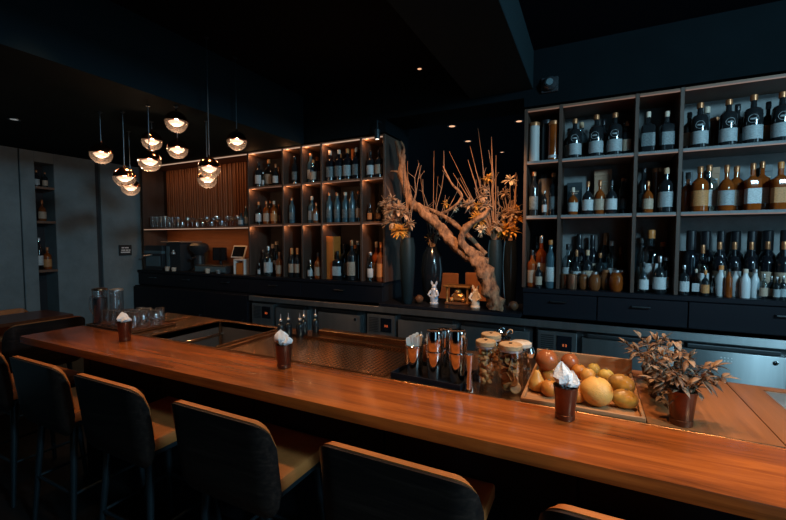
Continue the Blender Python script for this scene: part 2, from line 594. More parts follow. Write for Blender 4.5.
sm = MB()
while x < -3.17:
    wd = rs.choice((.018, .022, .026))
    sm.box((x, YB - .052 - rs.random() * .012, 1.822), (x + wd, YB - .0295, LZ[3] - .014), .003, 1)
    x += wd + rs.choice((.012, .018, .022))
sl = sm.build('slat_panel', M['slat_wood'], ls, smooth=False)

rsf = thing('bottle_shelf', 'wide dark wooden bottle shelf right of the branch, grey backed', 'shelf', (0, 0, 0))
for x in RX:
    MB().box((x - .011, YF, RZ[0] + .001), (x + .011, YB + .03, RZ[3] + .012), .002, 1).build('divider', M['divider_wood'], rsf, smooth=False)
for i in range(4):
    x0, x1 = RX[i] + .011, RX[i + 1] - .011
    for j, z in enumerate(RZ):
        if j:
            MB().box((x0, YF + .004, z - .012), (x1, YB, z + .010), .002, 1).build('shelf_board', M['shelf_back_grey'] if j < 3 else M['shelf_wood'], rsf, smooth=False)
            MB().box((x0 + .002, YF - .002, z - .014), (x1 - .002, YF + .004, z - .007)).build('light_strip', M['led_soft'], rsf, smooth=False)
    MB().box((x0, YB, RZ[0]), (x1, YB + .03, RZ[3])).build('back_panel', M['shelf_back_grey'] if i else M['shelf_back_dark'], rsf, smooth=False)


def cupboard(name, label, x0, x1, z0, zt, yf, splits):
    t = thing(name, label, 'cabinet', ((x0 + x1) / 2, (yf + 3.35) / 2, z0))
    L = Vector(t.location)
    MB().box(Vector((x0, yf + .022, z0)) - L, Vector((x1, 3.355, zt - .03)) - L).build('carcass', M['black_matte'], t, smooth=False)
    MB().box(Vector((x0, yf - .012, zt - .03)) - L, Vector((x1, 3.355, zt)) - L, .003, 1).build('top', M['black_lacquer'], t, smooth=False)
    n = len(splits) - 1
    for k in range(n):
        a, b = splits[k] + .003, splits[k + 1] - .003
        d = MB().box(Vector((a, yf, z0 + .008)) - L, Vector((b, yf + .021, zt - .036)) - L, .002, 1).build('drawer', M['black_lacquer'], t, smooth=False)
        mx_ = (a + b) / 2
        h = MB()
        h.tube([Vector((mx_ - .05, yf, zt - .085)) - L, Vector((mx_ - .05, yf - .022, zt - .085)) - L, Vector((mx_ + .05, yf - .022, zt - .085)) - L, Vector((mx_ + .05, yf, zt - .085)) - L], .005, 8)
        h.build('handle', M['steel_dark'], d)
    return t


cupboard('drawer_cabinet', 'black drawer cabinet under the left bottle shelf and the till', -4.99, -1.574, 1.12, 1.305, 2.98, [-4.99, -4.4, -3.8, -3.14, -2.454, -1.574])
cupboard('drawer_cabinet', 'black drawer cabinet under the right bottle shelf', -.43, 1.46, 1.12, 1.325, 2.98, [-.43, .05, .55, 1.46])
bc = thing('base_cabinet', 'black floor standing cabinet in the back left corner', 'cabinet', (-4.02, 3.1, 0))
MB().box((-.96, -.17, .08), (.94, .25, 1.119)).build('carcass', M['black_matte'], bc, smooth=False)
MB().box((-.94, -.13, 0), (.92, .25, .08)).build('plinth', M['black_matte'], bc, smooth=False)
for k in range(3):
    a = -.955 + k * .632
    d = MB().box((a, -.19, .09), (a + .624, -.171, 1.11), .002, 1).build('door', M['black_lacquer'], bc, smooth=False)
    MB().tube([(a + .57, -.19, .72), (a + .57, -.212, .72), (a + .57, -.212, .86), (a + .57, -.19, .86)], .005, 8).build('handle', M['steel_dark'], d)

# counter slab in the opening where the branch stands
mc = thing('display_counter', 'black counter ledge below the dried branch and vases', 'counter', (-1.0, 3.15, 1.118))
MB().box((-.572, -.255, 0), (.568, .24, .027), .003, 1).build('top', M['black_lacquer'], mc, smooth=False)

# worktop edge and fridges
FY = 2.9
wt = thing('steel_worktop', 'continuous steel worktop strip over the under-counter fridges', 'worktop', (-.8, 3.1, 1.066))
MB().box((-2.25, -.205, 0), (2.25, .24, .05), .003, 1).build('slab', M['steel_fridge'], wt, smooth=False)


def fridge(label, x0, x1, panel, doors, lock=()):
    t = thing('under_counter_fridge', label, 'fridge', ((x0 + x1) / 2, 3.1, 0))
    L = Vector(t.location)
    B = lambda a, b, bev=0.0: MB().box(Vector(a) - L, Vector(b) - L, bev, 2)
    B((x0, FY + .045, .10), (x1, 3.34, 1.064)).build('body', M['steel_dark'], t, smooth=False)
    for fx in (x0 + .08, x1 - .08):
        for fy in (3.0, 3.28):
            MB().lathe([(.022, 0), (.022, .02), (.014, .03), (.014, .101)], 12, Vector((fx, fy, 0)) - L).build('foot', M['black_metal'], t)
    if panel:
        a, b = panel
        p = B((a, FY, .16), (b, FY + .044, 1.045), .004).build('control_panel', M['steel_fridge'], t, smooth=False)
        wd = b - a
        B((a + wd * .5, FY - .006, .905), (a + wd * .88, FY + .001, 1.02), .002).build('display', M['screen'], p, smooth=False)
        dg = MB()
        for q in range(2):
            xx = a + wd * (.64 + q * .07)
            for zz in (.949, .956, .963):
                dg.box(Vector((xx, FY - .0075, zz)) - L, Vector((xx + wd * .04, FY - .0055, zz + .002)) - L)
            dg.box(Vector((xx + wd * .034, FY - .0075, .949)) - L, Vector((xx + wd * .04, FY - .0055, .965)) - L)
        dg.build('digits', M['red_digit'], p, smooth=False)
        vt = MB()
        for k in range(9):
            z = .90 + k * .014
            vt.box(Vector((a + wd * .08, FY - .004, z)) - L, Vector((a + wd * .42, FY + .001, z + .006)) - L)
        vt.build('vent', M['steel_dark'], p, smooth=False)
    for a, b in doors:
        d = B((a, FY, .16), (b, FY + .044, 1.02), .006).build('door', M['steel_fridge'], t)
        B((a + .03, FY + .0, 1.024), (b - .03, FY + .03, 1.05), .004).build('door_grip', M['steel_dark'], d, smooth=False)
        if (a, b) in lock:
            MB().lathe([(.012, 0), (.012, .004), (.007, .006)], 20, Vector((b - .05, FY, .985)) - L, rot=Matrix.Rotation(pi / 2, 3, 'X')).build('lock', M['chrome'], d)
    return t


fridge('steel under-counter fridge by the till, lowest lit of the three', -3.045, -1.72, (-3.013, -2.738), [(-2.705, -2.325), (-2.20, -1.756)], [(-2.20, -1.756)])
fridge('steel under-counter fridge below the dried branch, behind the shaker tins', -1.70, -.35, (-1.687, -1.421), [(-1.395, -.90), (-.865, -.372)])
fr = fridge('steel under-counter fridge below the right bottle shelf, behind the herbs', -.33, 1.42, (-.312, -.066), [(-.035, .472), (.506, .99), (1.0, 1.41)], [(.506, .99)])
dm = MB()
for i in range(4):
    for j in range(2):
        dm.lathe([(.004, 0), (.004, .002)], 10, Vector((.70 + i * .016, FY, .985 - j * .018)) - Vector(fr.location), rot=Matrix.Rotation(pi / 2, 3, 'X'))
dm.build('dot_reflections', M['mark_white'], fr)  # pale dots modelled in place of small spots reflected in the door

# --------------------------------------------------------------- bar counter
bar = thing('bar_counter', 'long polished orange brown wooden bar top', 'bar counter', (-.95, 1.375, 1.005))
MB().box((-2.34, -.175, 0), (2.55, .175, .045), .004, 2).build('slab', M['bar_wood'], bar)
MB().box((-2.341, .1755, .012), (2.55, .1835, .0465), .001, 1).build('metal_edging', M['steel_warm'], bar, smooth=False)
bb = thing('bar_cabinet', 'black panelled bar front below the wooden bar top', 'bar counter', (-.95, 1.6, 0))
MB().box((-2.2, -.062, .1), (2.5, -.045, 1.004)).build('carcass', M['bar_front'], bb, smooth=False)
MB().box((-2.2, -.055, 0), (2.5, -.045, .0995)).build('plinth', M['black_matte'], bb, smooth=False)
MB().box((-2.28, -.075, 0), (-2.2, .55, .999)).build('end_panel', M['bar_front'], bb, smooth=False)
xs = [-2.19 + k * .78 for k in range(7)]
for a, b in zip(xs[:-1], xs[1:]):
    MB().box((a + .004, -.078, .11), (b - .004, -.0625, .99), .003, 1).build('front_panel', M['bar_front'], bb, smooth=False)

# work station: stainless steel, reflected orange put into its colour, with a deep ice well, drain board and a sink
ws = thing('bar_workstation', 'orange tinted steel bartender station behind the bar top with ice well and drainboard', 'work station', (-.95, 1.88, .1))
O = Vector(ws.location)


def B(a, b, bev=0.0, seg=1):
    return MB().box(Vector(a) - O, Vector(b) - O, bev, seg)


ZT = 1.04
t1 = MB()
for a, b in (((-3.29, 1.56, 1.0), (-2.555, 2.2, ZT)), ((-2.555, 1.56, 1.0), (-1.955, 1.60, ZT)), ((-2.555, 2.14, 1.0), (-1.955, 2.2, ZT)), ((-1.955, 1.56, 1.0), (-1.90, 2.2, ZT)),
             ((-1.90, 1.56, 1.0), (-.84, 1.60, ZT)), ((-1.90, 2.055, 1.0), (-.84, 2.2, ZT)), ((-.84, 1.56, 1.0), (.19, 2.2, ZT))):
    t1.box(Vector(a) - O, Vector(b) - O)
t1.build('top', M['steel_warm'], ws, smooth=False)
B((.19, 1.56, 1.0), (.545, 2.2, ZT + .006), .001).build('prep_board', M['copper_plate'], ws, smooth=False)
sk = MB()
for a, b in (((.55, 1.56, 1.0), (1.55, 1.86, ZT + .004)), ((.55, 1.86, 1.0), (.66, 2.2, ZT + .004)), ((.66, 2.15, 1.0), (1.55, 2.2, ZT + .004)), ((1.2, 1.86, 1.0), (1.55, 2.15, ZT + .004))):
    sk.box(Vector(a) - O, Vector(b) - O)
sk.build('sink_surround', M['copper_plate'], ws, smooth=False)
s2 = MB()
z0 = .91
for a, b in (((.66, 1.86, z0), (1.2, 2.15, z0 + .01)), ((.66, 1.86, z0), (.67, 2.15, ZT)), ((1.19, 1.86, z0), (1.2, 2.15, ZT)), ((.66, 1.86, z0), (1.2, 1.87, ZT)), ((.66, 2.14, z0), (1.2, 2.15, ZT))):
    s2.box(Vector(a) - O, Vector(b) - O)
s2.build('sink_basin', M['steel'], ws, smooth=False)
ib = MB()
z0 = .66
for a, b in (((-2.555, 1.60, z0), (-1.955, 2.14, z0 + .012)), ((-2.567, 1.59, z0), (-2.555, 2.15, ZT - .001)), ((-1.955, 1.59, z0), (-1.943, 2.15, ZT - .001)), ((-2.555, 1.588, z0), (-1.955, 1.60, ZT - .001)), ((-2.555, 2.14, z0), (-1.955, 2.152, ZT - .001))):
    ib.box(Vector(a) - O, Vector(b) - O)
iw = ib.build('ice_well', M['well_steel'], ws, smooth=False)
B((-2.553, 2.115, z0 + .02), (-2.535, 2.139, ZT + .004), .004).build('corner_highlight', M['steel_warm'], iw)  # bright strip modelled in place of the highlight in the well corner
rim = MB()
for a, b in (((-2.575, 1.60, ZT), (-2.552, 2.14, ZT + .012)), ((-1.962, 1.60, ZT), (-1.94, 2.14, ZT + .008)), ((-2.575, 2.135, ZT), (-1.94, 2.16, ZT + .008)), ((-2.62, 1.64, ZT), (-2.60, 2.14, ZT + .008))):
    rim.box(Vector(a) - O, Vector(b) - O, .003, 1)
rim.build('well_rim', M['steel_warm'], ws, smooth=False)
MB().tube([Vector((-2.50, 1.66, .96)) - O, Vector((-2.50, 2.12, .96)) - O], .009, 10).build('bottle_rail', M['chrome'], ws)
B((-2.93, 1.93, ZT), (-2.90, 2.14, ZT + .012), .003).build('ridge', M['steel_warm'], ws, smooth=False)
B((-1.90, 1.60, 1.0), (-.84, 2.055, 1.03)).build('drain_tray', M['drain_perf'], ws, smooth=False)
rl = MB()
for a, b in (((-1.905, 1.595, ZT - .01), (-.835, 1.605, ZT + .004)), ((-1.905, 2.05, ZT - .01), (-.835, 2.06, ZT + .004)), ((-.845, 1.6, ZT - .01), (-.835, 2.05, ZT + .004))):
    rl.box(Vector(a) - O, Vector(b) - O)
rl.build('drain_rim', M['steel_warm'], ws, smooth=False)
B((-1.62, 2.14, ZT), (-.86, 2.2, ZT + .028), .003).build('back_ledge', M['steel_warm'], ws, smooth=False)
B((-3.14, 1.565, .06), (1.55, 1.585, .999)).build('front_skirt', M['steel_dark'], ws, smooth=False)
B((-3.14, 2.18, .06), (1.5, 2.195, .999)).build('back_skirt', M['steel_dark'], ws, smooth=False)
for fx in (-3.1, -1.92, -.6, .6, 1.45):
    MB().tube([Vector((fx, 1.9, 0)) - O, Vector((fx, 1.9, 1.0)) - O], .022, 10).build('leg', M['steel_dark'], ws)


# -------------------------------------------------------------------- stools
def shell_pt(u, v, off):
    """Backrest surface: u across -1..1, v 0 bottom .. 1 top, off inwards (towards the bar)."""
    # rounded corners
    k = max(0.0, (abs(u) - .68) / .32)
    kb = max(0.0, (abs(u) - .60) / .40)
    h = 1 - (1 - sqrt(max(0.0, 1 - min(k, 1) ** 2))) * (.50 if v > .5 else 0)
    if v <= .5:
        h = 1 - (1 - sqrt(max(0.0, 1 - min(kb, 1) ** 2))) * .62
    vv = .5 + (v - .5) * h
    # plan curve
    half = .20
    s = u * .298
    R = .092
    if abs(s) <= half:
        px_, py_, nx, ny = s, 0.0, 0.0, 1.0
    else:
        a = (abs(s) - half) / R
        px_ = math.copysign(half + R * sin(a), s)
        py_ = R * (1 - cos(a))
        nx, ny = -math.copysign(sin(a), s), cos(a)
    z = .610 + vv * .398
    lean = .050 * (1 - vv) + .10 * max(0, .22 - vv) ** 2 * 5
    return Vector((px_ + nx * off, py_ + ny * off - .245 + lean, z))


def make_stool(label):
    t = thing('bar_stool', label, 'bar stool', (0, 0, 0), 0, 'tan leather bar stools')
    N, K = 32, 14
    m = MB()

    def sheet(o0, o1, e=0.0, lo=0.0):
        v0 = e if not lo else lo
        f = [[shell_pt((-1 + 2 * i / N) * (1 - e), v0 + (1 - e - v0) * j / K, o0) for i in range(N + 1)] for j in range(K + 1)]
        b = [[shell_pt((-1 + 2 * i / N) * (1 - e), v0 + (1 - e - v0) * j / K, o1) for i in range(N + 1)] for j in range(K + 1)]
        return f, b

    def shell(o0, o1, e=0.0, lo=0.0):
        f, b = sheet(o0, o1, e, lo)
        mm = MB()
        A = mm._grid(f, False)
        Bv = mm._grid(b, False)
        bm = mm.bm
        ring = [(0, i) for i in range(N)] + [(j, N) for j in range(K)] + [(K, i) for i in range(N, 0, -1)] + [(j, 0) for j in range(K, 0, -1)]
        for q in range(len(ring)):
            (j0, i0), (j1, i1) = ring[q], ring[(q + 1) % len(ring)]
            try:
                bm.faces.new((A[j0][i0], A[j1][i1], Bv[j1][i1], Bv[j0][i0]))
            except ValueError:
                pass
        return mm
    shell(0, .011).build('backrest_shell', M['veneer'], t)
    shell(.0112, .034, -.010, .24).build('back_cushion', M['leather'], t)
    # seat
    m.box((-.225, -.150, .672), (.225, .245, .735), .026, 4)
    m.build('seat', M['leather'], t)
    MB().box((-.215, -.140, .648), (.215, .235, .671), .008, 2).build('seat_pan', M['black_metal'], t)
    for sx in (-1, 1):
        for sy in (-1, 1):
            y0 = .035 + sy * .155
            MB().tube([(sx * .17, y0, .650), (sx * .195, y0 + sy * .025, .30), (sx * .215, y0 + sy * .045, 0)], [.019, .016, .012], 12).build('leg', M['black_metal'], t)
    fr_ = MB()
    zf = .27
    q = [(-.197, -.147), (.197, -.147), (.197, .217), (-.197, .217)]
    for k in range(4):
        a, b = q[k], q[(k + 1) % 4]
        fr_.tube([(a[0], a[1], zf), (b[0], b[1], zf)], .009, 8)
    fr_.build('footrest', M['black_metal'], t)
    return t


stool_x = [-1.288, -3.41, -2.712, -2.035, -.53, .17]
sl_lab = ['bar stool with its whole curved dark back in view, third from the right',
          'bar stool at the far left of the row, cut by the picture edge',
          'second bar stool from the left in the row along the bar',
          'third bar stool from the left, beside the seat with the lit tan corner',
          'second bar stool from the right in the row, only its backrest top showing',
          'rightmost bar stool, just a tan back edge at the bottom of the photo']
st0 = make_stool(sl_lab[0])
st0.location = (stool_x[0], 1.262, 0)
for k in range(1, 6):
    dup(st0, (stool_x[k], 1.262, 0), sl_lab[k])
# high table with two stools at the left wall
st6 = dup(st0, (-4.19, 1.635, 0), 'bar stool with its dark back to the bar end, at the high table', pi / 2)
st7 = dup(st0, (-4.70, 1.60, 0), 'bar stool against the left wall with tan back above the high table', -pi / 2)
ht = thing('high_table', 'dark high table by the left wall beyond the bar end', 'table', (-4.42, 1.45, 0))
MB().box((-.30, -.65, .965), (.20, .48, .995), .004, 1).build('table_top', M['edge_wood'], ht)
MB().tube([(-.03, -.40, .02), (-.03, -.40, .965)], .03, 14).build('post', M['black_metal'], ht)
MB().lathe([(.115, 0), (.115, .012), (.035, .022)], 28, (-.03, -.40, 0)).build('base', M['black_metal'], ht)

# ------------------------------------------------------------------ pendants
PEND = [(101.3, 153.8, 10), (176.3, 122, 10.5), (177.6, 149.2, 9.5), (152, 141, 9.3), (149.6, 161, 10.5), (124.7, 177.5, 10), (130.5, 187, 8.5), (209.3, 168, 10.5),
        (207.3, 179, 9.3), (236.8, 141, 9.5)]
PLAB = ['leftmost copper and glass globe pendant, hanging alone', 'globe pendant hanging highest, close under the dark soffit', 'globe pendant directly below the highest one',
        'globe pendant seen behind the rod of the one below it', 'globe pendant with copper top at the start of the lit shelf edge',
        'front globe of the lowest overlapping pair of pendants at left', 'lowest globe pendant, tucked behind another by the grey wall',
        'front globe of the pair hanging before the slatted panel', 'rear globe of the pair hanging before the slatted panel', 'rightmost copper and glass globe pendant, hanging alone']
pr = .07
pend0 = None
for k, (x, y, r) in enumerate(PEND):
    d = _ray(x, y)
    p = EYE + d * (FPX * pr / r)
    zc = 2.56 if p.x < -2.42 else 3.0
    t = thing('pendant_lamp', PLAB[k], 'pendant lamp', p, 0, 'globe pendants over the bar end')
    top = zc - p.z - .0005
    MB().tube([(0, 0, pr + .012), (0, 0, top - .004)], .0035, 8).build('rod', M['black_metal'], t)
    MB().lathe([(.012, top - .006), (.014, top - .005), (.014, top)], 20).build('ceiling_rose', M['black_metal'], t)
    if k == 0:
        c0 = MB().lathe([(pr * cos(a), pr * sin(a)) for a in [radians(4 + 8 * i) for i in range(11)]] + [(.007, pr + .002), (.007, pr + .016), (.003, pr + .018)], 32, cap=(False, True)).build('copper_cap', M['copper_pendant'], t, ang=60)
        g0 = MB().lathe([(pr * cos(a), pr * sin(a)) for a in [radians(-89 + 9 * i) for i in range(11)]], 32, cap=(False, False)).build('glass_bowl', M['pend_glass'], t, ang=60)
        l0 = MB().lathe([(.0005, -.026), (.020, -.024), (.038, -.015), (.047, -.002), (.047, .004)], 28).build('led_disc', M['lamp_disc'], t)
        h0 = MB().lathe([(.047, -.001), (pr * .985, .004), (pr * .985, .006)], 32, cap=(False, False)).build('reflector_ring', M['copper_pendant'], t)
    else:
        for q in (c0, g0, l0, h0):
            o = q.copy()
            C.objects.link(o)
            o.parent = t
    lp = bpy.data.lights.new('pendant_glow', 'POINT')
    lp.energy = 1.25
    lp.color = (1, .62, .38)
    lp.shadow_soft_size = .012
    lo = bpy.data.objects.new('pendant_glow', lp)
    C.objects.link(lo)
    lo.location = p + Vector((0, 0, -.042))


# ------------------------------------------------------------------- bottles
# profiles: (radius/height, z/height); body profile, cap profile, label span
KIND = {
    'whisky': dict(r=.150, body=[(.92, 0), (1, .015), (1, .58), (.95, .63), (.70, .69), (.34, .74), (.30, .86)], cap=(.86, 1.0, .36), lab=(.12, .46)),
    'round': dict(r=.150, body=[(.85, 0), (1, .04), (1, .48), (.92, .56), (.62, .65), (.28, .70), (.24, .83)], cap=(.83, 1.0, .34), lab=(.12, .44)),
    'wine': dict(r=.120, body=[(.92, 0), (1, .015), (1, .56), (.93, .62), (.60, .70), (.38, .76), (.36, .80)], cap=(.78, 1.0, .44), lab=(.16, .46)),
    'tall': dict(r=.098, body=[(.92, 0), (1, .01), (1, .62), (.9, .70), (.5, .76), (.42, .90)], cap=(.90, 1.0, .5), lab=(.14, .44)),
    'decanter': dict(r=.158, body=[(.95, 0), (1, .02), (1, .60), (.96, .66), (.75, .715), (.34, .745), (.30, .88)], cap=(.88, 1.0, .40), lab=(.08, .36), emblem=True),
    'square': dict(r=.150, sq=7, body=[(.96, 0), (1, .012), (1, .60), (.93, .65), (.45, .70), (.30, .73), (.28, .86)], cap=(.86, 1.0, .36), lab=(.14, .46)),
    'bigcap': dict(r=.120, body=[(.94, 0), (1, .012), (1, .56), (.9, .62), (.58, .67), (.50, .70)], cap=(.69, 1.0, .60), lab=(.14, .46)),
    'tube': dict(r=.125, body=[(1, 0), (1, .90)], cap=(.90, 1.0, 1.03), lab=(.05, .12)),
    'squat': dict(r=.34, body=[(.70, 0), (.92, .12), (1, .38), (.94, .66), (.70, .84), (.52, .88)], cap=(.88, 1.0, .56), lab=(.02, .03)),
    'cup': dict(r=.30, body=[(.92, 0), (1, .05), (1, .95)], cap=(.95, 1.0, 1.03), lab=(.02, .03)),
    'jug': dict(r=.175, body=[(.92, 0), (1, .03), (1, .55), (.9, .66), (.5, .78), (.46, .86)], cap=(.86, 1.0, .52), lab=(.02, .03)),
}
BC = {}


def bottle_meshes(kind, glass, cap, lab):
    key = (kind, glass, cap, lab)
    if key in BC:
        return BC[key]
    K = KIND[kind]
    R = K['r']
    sq = K.get('sq', 0)
    out = []

    def me(mb, name, m):
        o = mb.build(name, m, None)
        d = o.data
        bpy.data.objects.remove(o)
        out.append((name, d))
    me(MB().lathe([(r * R, z) for r, z in K['body']], 20 if not sq else 28, sq=sq), 'glass', GL[glass])
    z0, z1, rc = K['cap']
    me(MB().lathe([(rc * R, z0), (rc * R * 1.02, z0 + (z1 - z0) * .5), (rc * R, z1 - .012), (rc * R * .85, z1)], 16), 'cap', CAP[cap])
    if lab:
        a, b = K['lab']
        me(MB().lathe([(R * 1.012, a), (R * 1.018, a + .001), (R * 1.018, b - .001), (R * 1.012, b)], 18, sq=sq, a0=radians(-185), a1=radians(-5)), 'label', LB[lab])
    if K.get('emblem'):
        e = MB()
        n = 20
        rr = R * .52
        zc = .49
        pts = []
        for i in range(n):
            a = 2 * pi * i / n
            sx_ = rr * cos(a)
            ang = -pi / 2 + sx_ / R
            pts.append(Vector((R * 1.01 * cos(ang), R * 1.01 * sin(ang), zc + rr * sin(a))))
        for i in range(n):
            e.tube([pts[i], pts[(i + 1) % n]], .0045, 6)
        e.lathe([(R * 1.01, zc - .018), (R * 1.02, zc - .017), (R * 1.02, zc + .012), (R * 1.01, zc + .013)], 6, a0=radians(-108), a1=radians(-72))
        me(e, 'emblem', LB['grey'])
    BC[key] = out
    return out


PENDING = []
OBST = []


def put_bottle(name, label, cat, px_, ytop, Yp, z0, kind, glass, cap, lab, group, wmul=1.0, turn=0.0):
    PENDING.append(dict(name=name, label=label, cat=cat, px=px_, yt=ytop, Y=Yp, z=z0, kind=kind, glass=glass, cap=cap, lab=lab, group=group, w=wmul, turn=turn))


def solve(b):
    top = atY(b['px'], b['yt'], b['Y'])
    b['h'] = max(.05, top.z - b['z'])
    K = KIND[b['kind']]
    b['r'] = b['h'] * K['r'] * b['w'] * (1.20 if K.get('sq') else 1.03)
    x = atY(b['px'], b['yt'] + 10, b['Y']).x
    for XS in (LX, RX):
        for a, c in zip(XS[:-1], XS[1:]):
            if a < x < c:
                lo_, hi_ = a + .0125 + b['r'], c - .0125 - b['r']
                x = (lo_ + hi_) / 2 if lo_ > hi_ else max(lo_, min(hi_, x))
    b['x'] = x


def settle_bottles():
    """Nudges bottles of one shelf apart in depth until none touch, then links them."""
    for b in PENDING:
        solve(b)
    for it in range(260):
        moved = False
        for i, a in enumerate(PENDING):
            ymax = 3.296 - a['r']
            for x0, x1, y0, z in OBST:
                if abs(z - a['z']) < .02 and x0 - a['r'] < a['x'] < x1 + a['r']:
                    ymax = min(ymax, y0 - a['r'] - .002)
            ymin = 3.012 + a['r']
            y = max(ymin, min(max(ymax, ymin), a['Y']))
            if abs(y - a['Y']) > 1e-5:
                a['Y'] = y
                solve(a)
            for b in PENDING[i + 1:]:
                if abs(a['z'] - b['z']) > .02:
                    continue
                need = a['r'] + b['r'] + .002
                dx = a['x'] - b['x']
                if abs(dx) >= need:
                    continue
                dy = a['Y'] - b['Y']
                if dx * dx + dy * dy >= need * need:
                    continue
                moved = True
                want = sqrt(need * need - dx * dx) + .0005
                push = (want - abs(dy)) / 2
                sgn = 1 if dy >= 0 else -1
                a['Y'] += sgn * push
                b['Y'] -= sgn * push
                if it > 30 and it % 5 == 0:
                    a['w'] *= .97
                    b['w'] *= .97
                if it > 60 and dx:
                    k = .15 if dx > 0 else -.15
                    a['px'] += k
                    b['px'] -= k
                solve(a)
                solve(b)
        if not moved:
            break
    rows_ = {}
    for b in PENDING:
        if ' from left, ' in b['label']:
            look, rest = b['label'].split(', ', 1)
            rows_.setdefault((b['group'], rest.split(' from left, ')[1]), []).append((look, b))
    for (grp, where), bs in rows_.items():
        bs.sort(key=lambda q: (q[1]['x'] * RV.x + q[1]['Y'] * RV.y) / (q[1]['Y'] * cos(TH) - q[1]['x'] * sin(TH)))
        for k, (look, b) in enumerate(bs):
            b['label'] = f"{look}, {ORD[k]} from left, {where}"
    for b in PENDING:
        t = thing(b['name'], b['label'], b['cat'], (b['x'], b['Y'], b['z'] + .0005), b['turn'], b['group'])
        t.scale = (b['h'] * b['w'], b['h'] * b['w'], b['h'])
        for n, d in bottle_meshes(b['kind'], b['glass'], b['cap'], b['lab']):
            o = bpy.data.objects.new(n, d)
            C.objects.link(o)
            o.parent = t


GN = {'dark': 'dark', 'black': 'black', 'amber': 'amber', 'brown': 'brown', 'green': 'dark green', 'blue': 'pale blue', 'clear': 'clear', 'white': 'white', 'grey': 'grey', 'copper': 'ribbed copper'}
KN = {'whisky': 'bottle', 'round': 'round bottle', 'wine': 'wine bottle', 'tall': 'slim bottle', 'decanter': 'decanter bottle', 'square': 'square bottle', 'bigcap': 'tall capped bottle', 'tube': 'bottle tube',
      'squat': 'squat pot', 'cup': 'cup', 'jug': 'bottle'}


def boxthing(name, label, cat, x0p, x1p, ytop, Yp, z0, dep, m, group=None, mark=None):
    a, b = atY(x0p, ytop, Yp), atY(x1p, ytop, Yp)
    for XS in (LX, RX):
        for q0, q1 in zip(XS[:-1], XS[1:]):
            if q0 < (a.x + b.x) / 2 < q1:
                a.x, b.x = max(a.x, q0 + .014), min(b.x, q1 - .014)
    h = a.z - z0
    wd = b.x - a.x
    t = thing(name, label, cat, ((a.x + b.x) / 2, Yp + dep / 2, z0 + .0005), 0, group)
    OBST.append((a.x, b.x, Yp, z0))
    MB().box((-wd / 2, -dep / 2, 0), (wd / 2, dep / 2, h * .86), .002, 1).build('carton', m, t, smooth=False)
    MB().box((-wd / 2 - .001, -dep / 2 - .001, h * .86), (wd / 2 + .001, dep / 2 + .001, h), .002, 1).build('lid', m, t, smooth=False)
    if mark:
        q = MB()
        for k, (zz, ww) in enumerate(((.72, .30), (.66, .22))):
            q.box((-wd * ww, -dep / 2 - .0018, h * zz), (wd * ww, -dep / 2 - .0005, h * (zz + .03)))
        q.build('label', mark, t, smooth=False)
    return t


def cell(items, z0, where, group):
    items = sorted(items, key=lambda q: q[0])
    for k, (px_, ytop, Yp, kind, glass, cap, lab, *rest) in enumerate(items):
        pl = {'grey': 'grey label', 'white': 'white label', 'cream': 'cream label', 'orange': 'orange label', 'dark': 'dark label', None: cap + ' cap'}[lab]
        look = f"{GN[glass]} {KN[kind]} with {pl}"
        if kind in ('squat', 'cup'):
            look = f"{GN[glass]} {KN[kind]} with lid"
        nm = {'tube': 'bottle_tube', 'squat': 'squat_pot', 'cup': 'copper_cup', 'decanter': 'decanter_bottle', 'wine': 'wine_bottle'}.get(kind, 'spirit_bottle')
        ct = {'tube': 'tube', 'squat': 'pot', 'cup': 'cup'}.get(kind, 'bottle')
        lab_txt = f"{look}, {ORD[k]} from left, {where}"
        assert len(lab_txt.split()) <= 16, lab_txt
        put_bottle(nm, lab_txt, ct, px_, ytop, Yp, z0, kind, glass, cap, lab, group, rest[0] if rest else 1.0, random.uniform(-.25, .25))


zr = [z + .0105 for z in RZ]
zr[0] = RZ[0]
G = 'bottles on the right wall shelf'
F_, B_, MID = 3.06, 3.22, 3.14
cell([(534.5, 122.8, F_, 'tube', 'grey', 'gold', None), (546.5, 120.5, F_, 'tube', 'dark', 'black', None), (555.5, 121, F_, 'tube', 'amber', 'gold', 'white')], zr[2], 'top shelf, narrow first bay', G)
cell([(566, 129, F_, 'whisky', 'dark', 'black', 'white'), (575, 119, F_, 'decanter', 'dark', 'gold', 'grey'), (581.5, 122.5, B_, 'whisky', 'clear', 'cork', 'cream'), (596.5, 115, F_, 'decanter', 'dark', 'gold', 'grey'),
      (603.5, 119.5, B_, 'whisky', 'dark', 'black', 'orange'), (607.5, 130, F_, 'tall', 'dark', 'black', 'white'), (615, 113, F_, 'decanter', 'dark', 'gold', 'grey'), (626, 119, MID, 'round', 'dark', 'black', 'orange'),
      (634, 121, F_, 'whisky', 'dark', 'gold', 'cream')], zr[2], 'top shelf, second bay', G)
cell([(648.3, 112, F_, 'square', 'dark', 'cream', 'dark'), (667, 111.5, F_, 'square', 'dark', 'cream', 'dark')], zr[2], 'top shelf, third bay', G)
cell([(689.4, 112.6, F_, 'whisky', 'dark', 'black', 'cream'), (700.3, 103, F_, 'decanter', 'dark', 'gold', 'grey'), (707, 107, B_, 'whisky', 'clear', 'cream', 'white'), (728.8, 99.7, F_, 'decanter', 'dark', 'gold', 'grey'),
      (737.5, 104.5, B_, 'whisky', 'dark', 'black', 'orange'), (743.3, 117, F_, 'tall', 'dark', 'black', 'white'), (753.8, 95, F_, 'decanter', 'dark', 'gold', 'grey'), (768.3, 102, F_, 'round', 'dark', 'black', 'orange'),
      (782.5, 92, F_, 'decanter', 'dark', 'gold', 'grey'), (715, 118, B_, 'tube', 'brown', 'gold', None)], zr[2], 'top shelf, wide right bay', G)
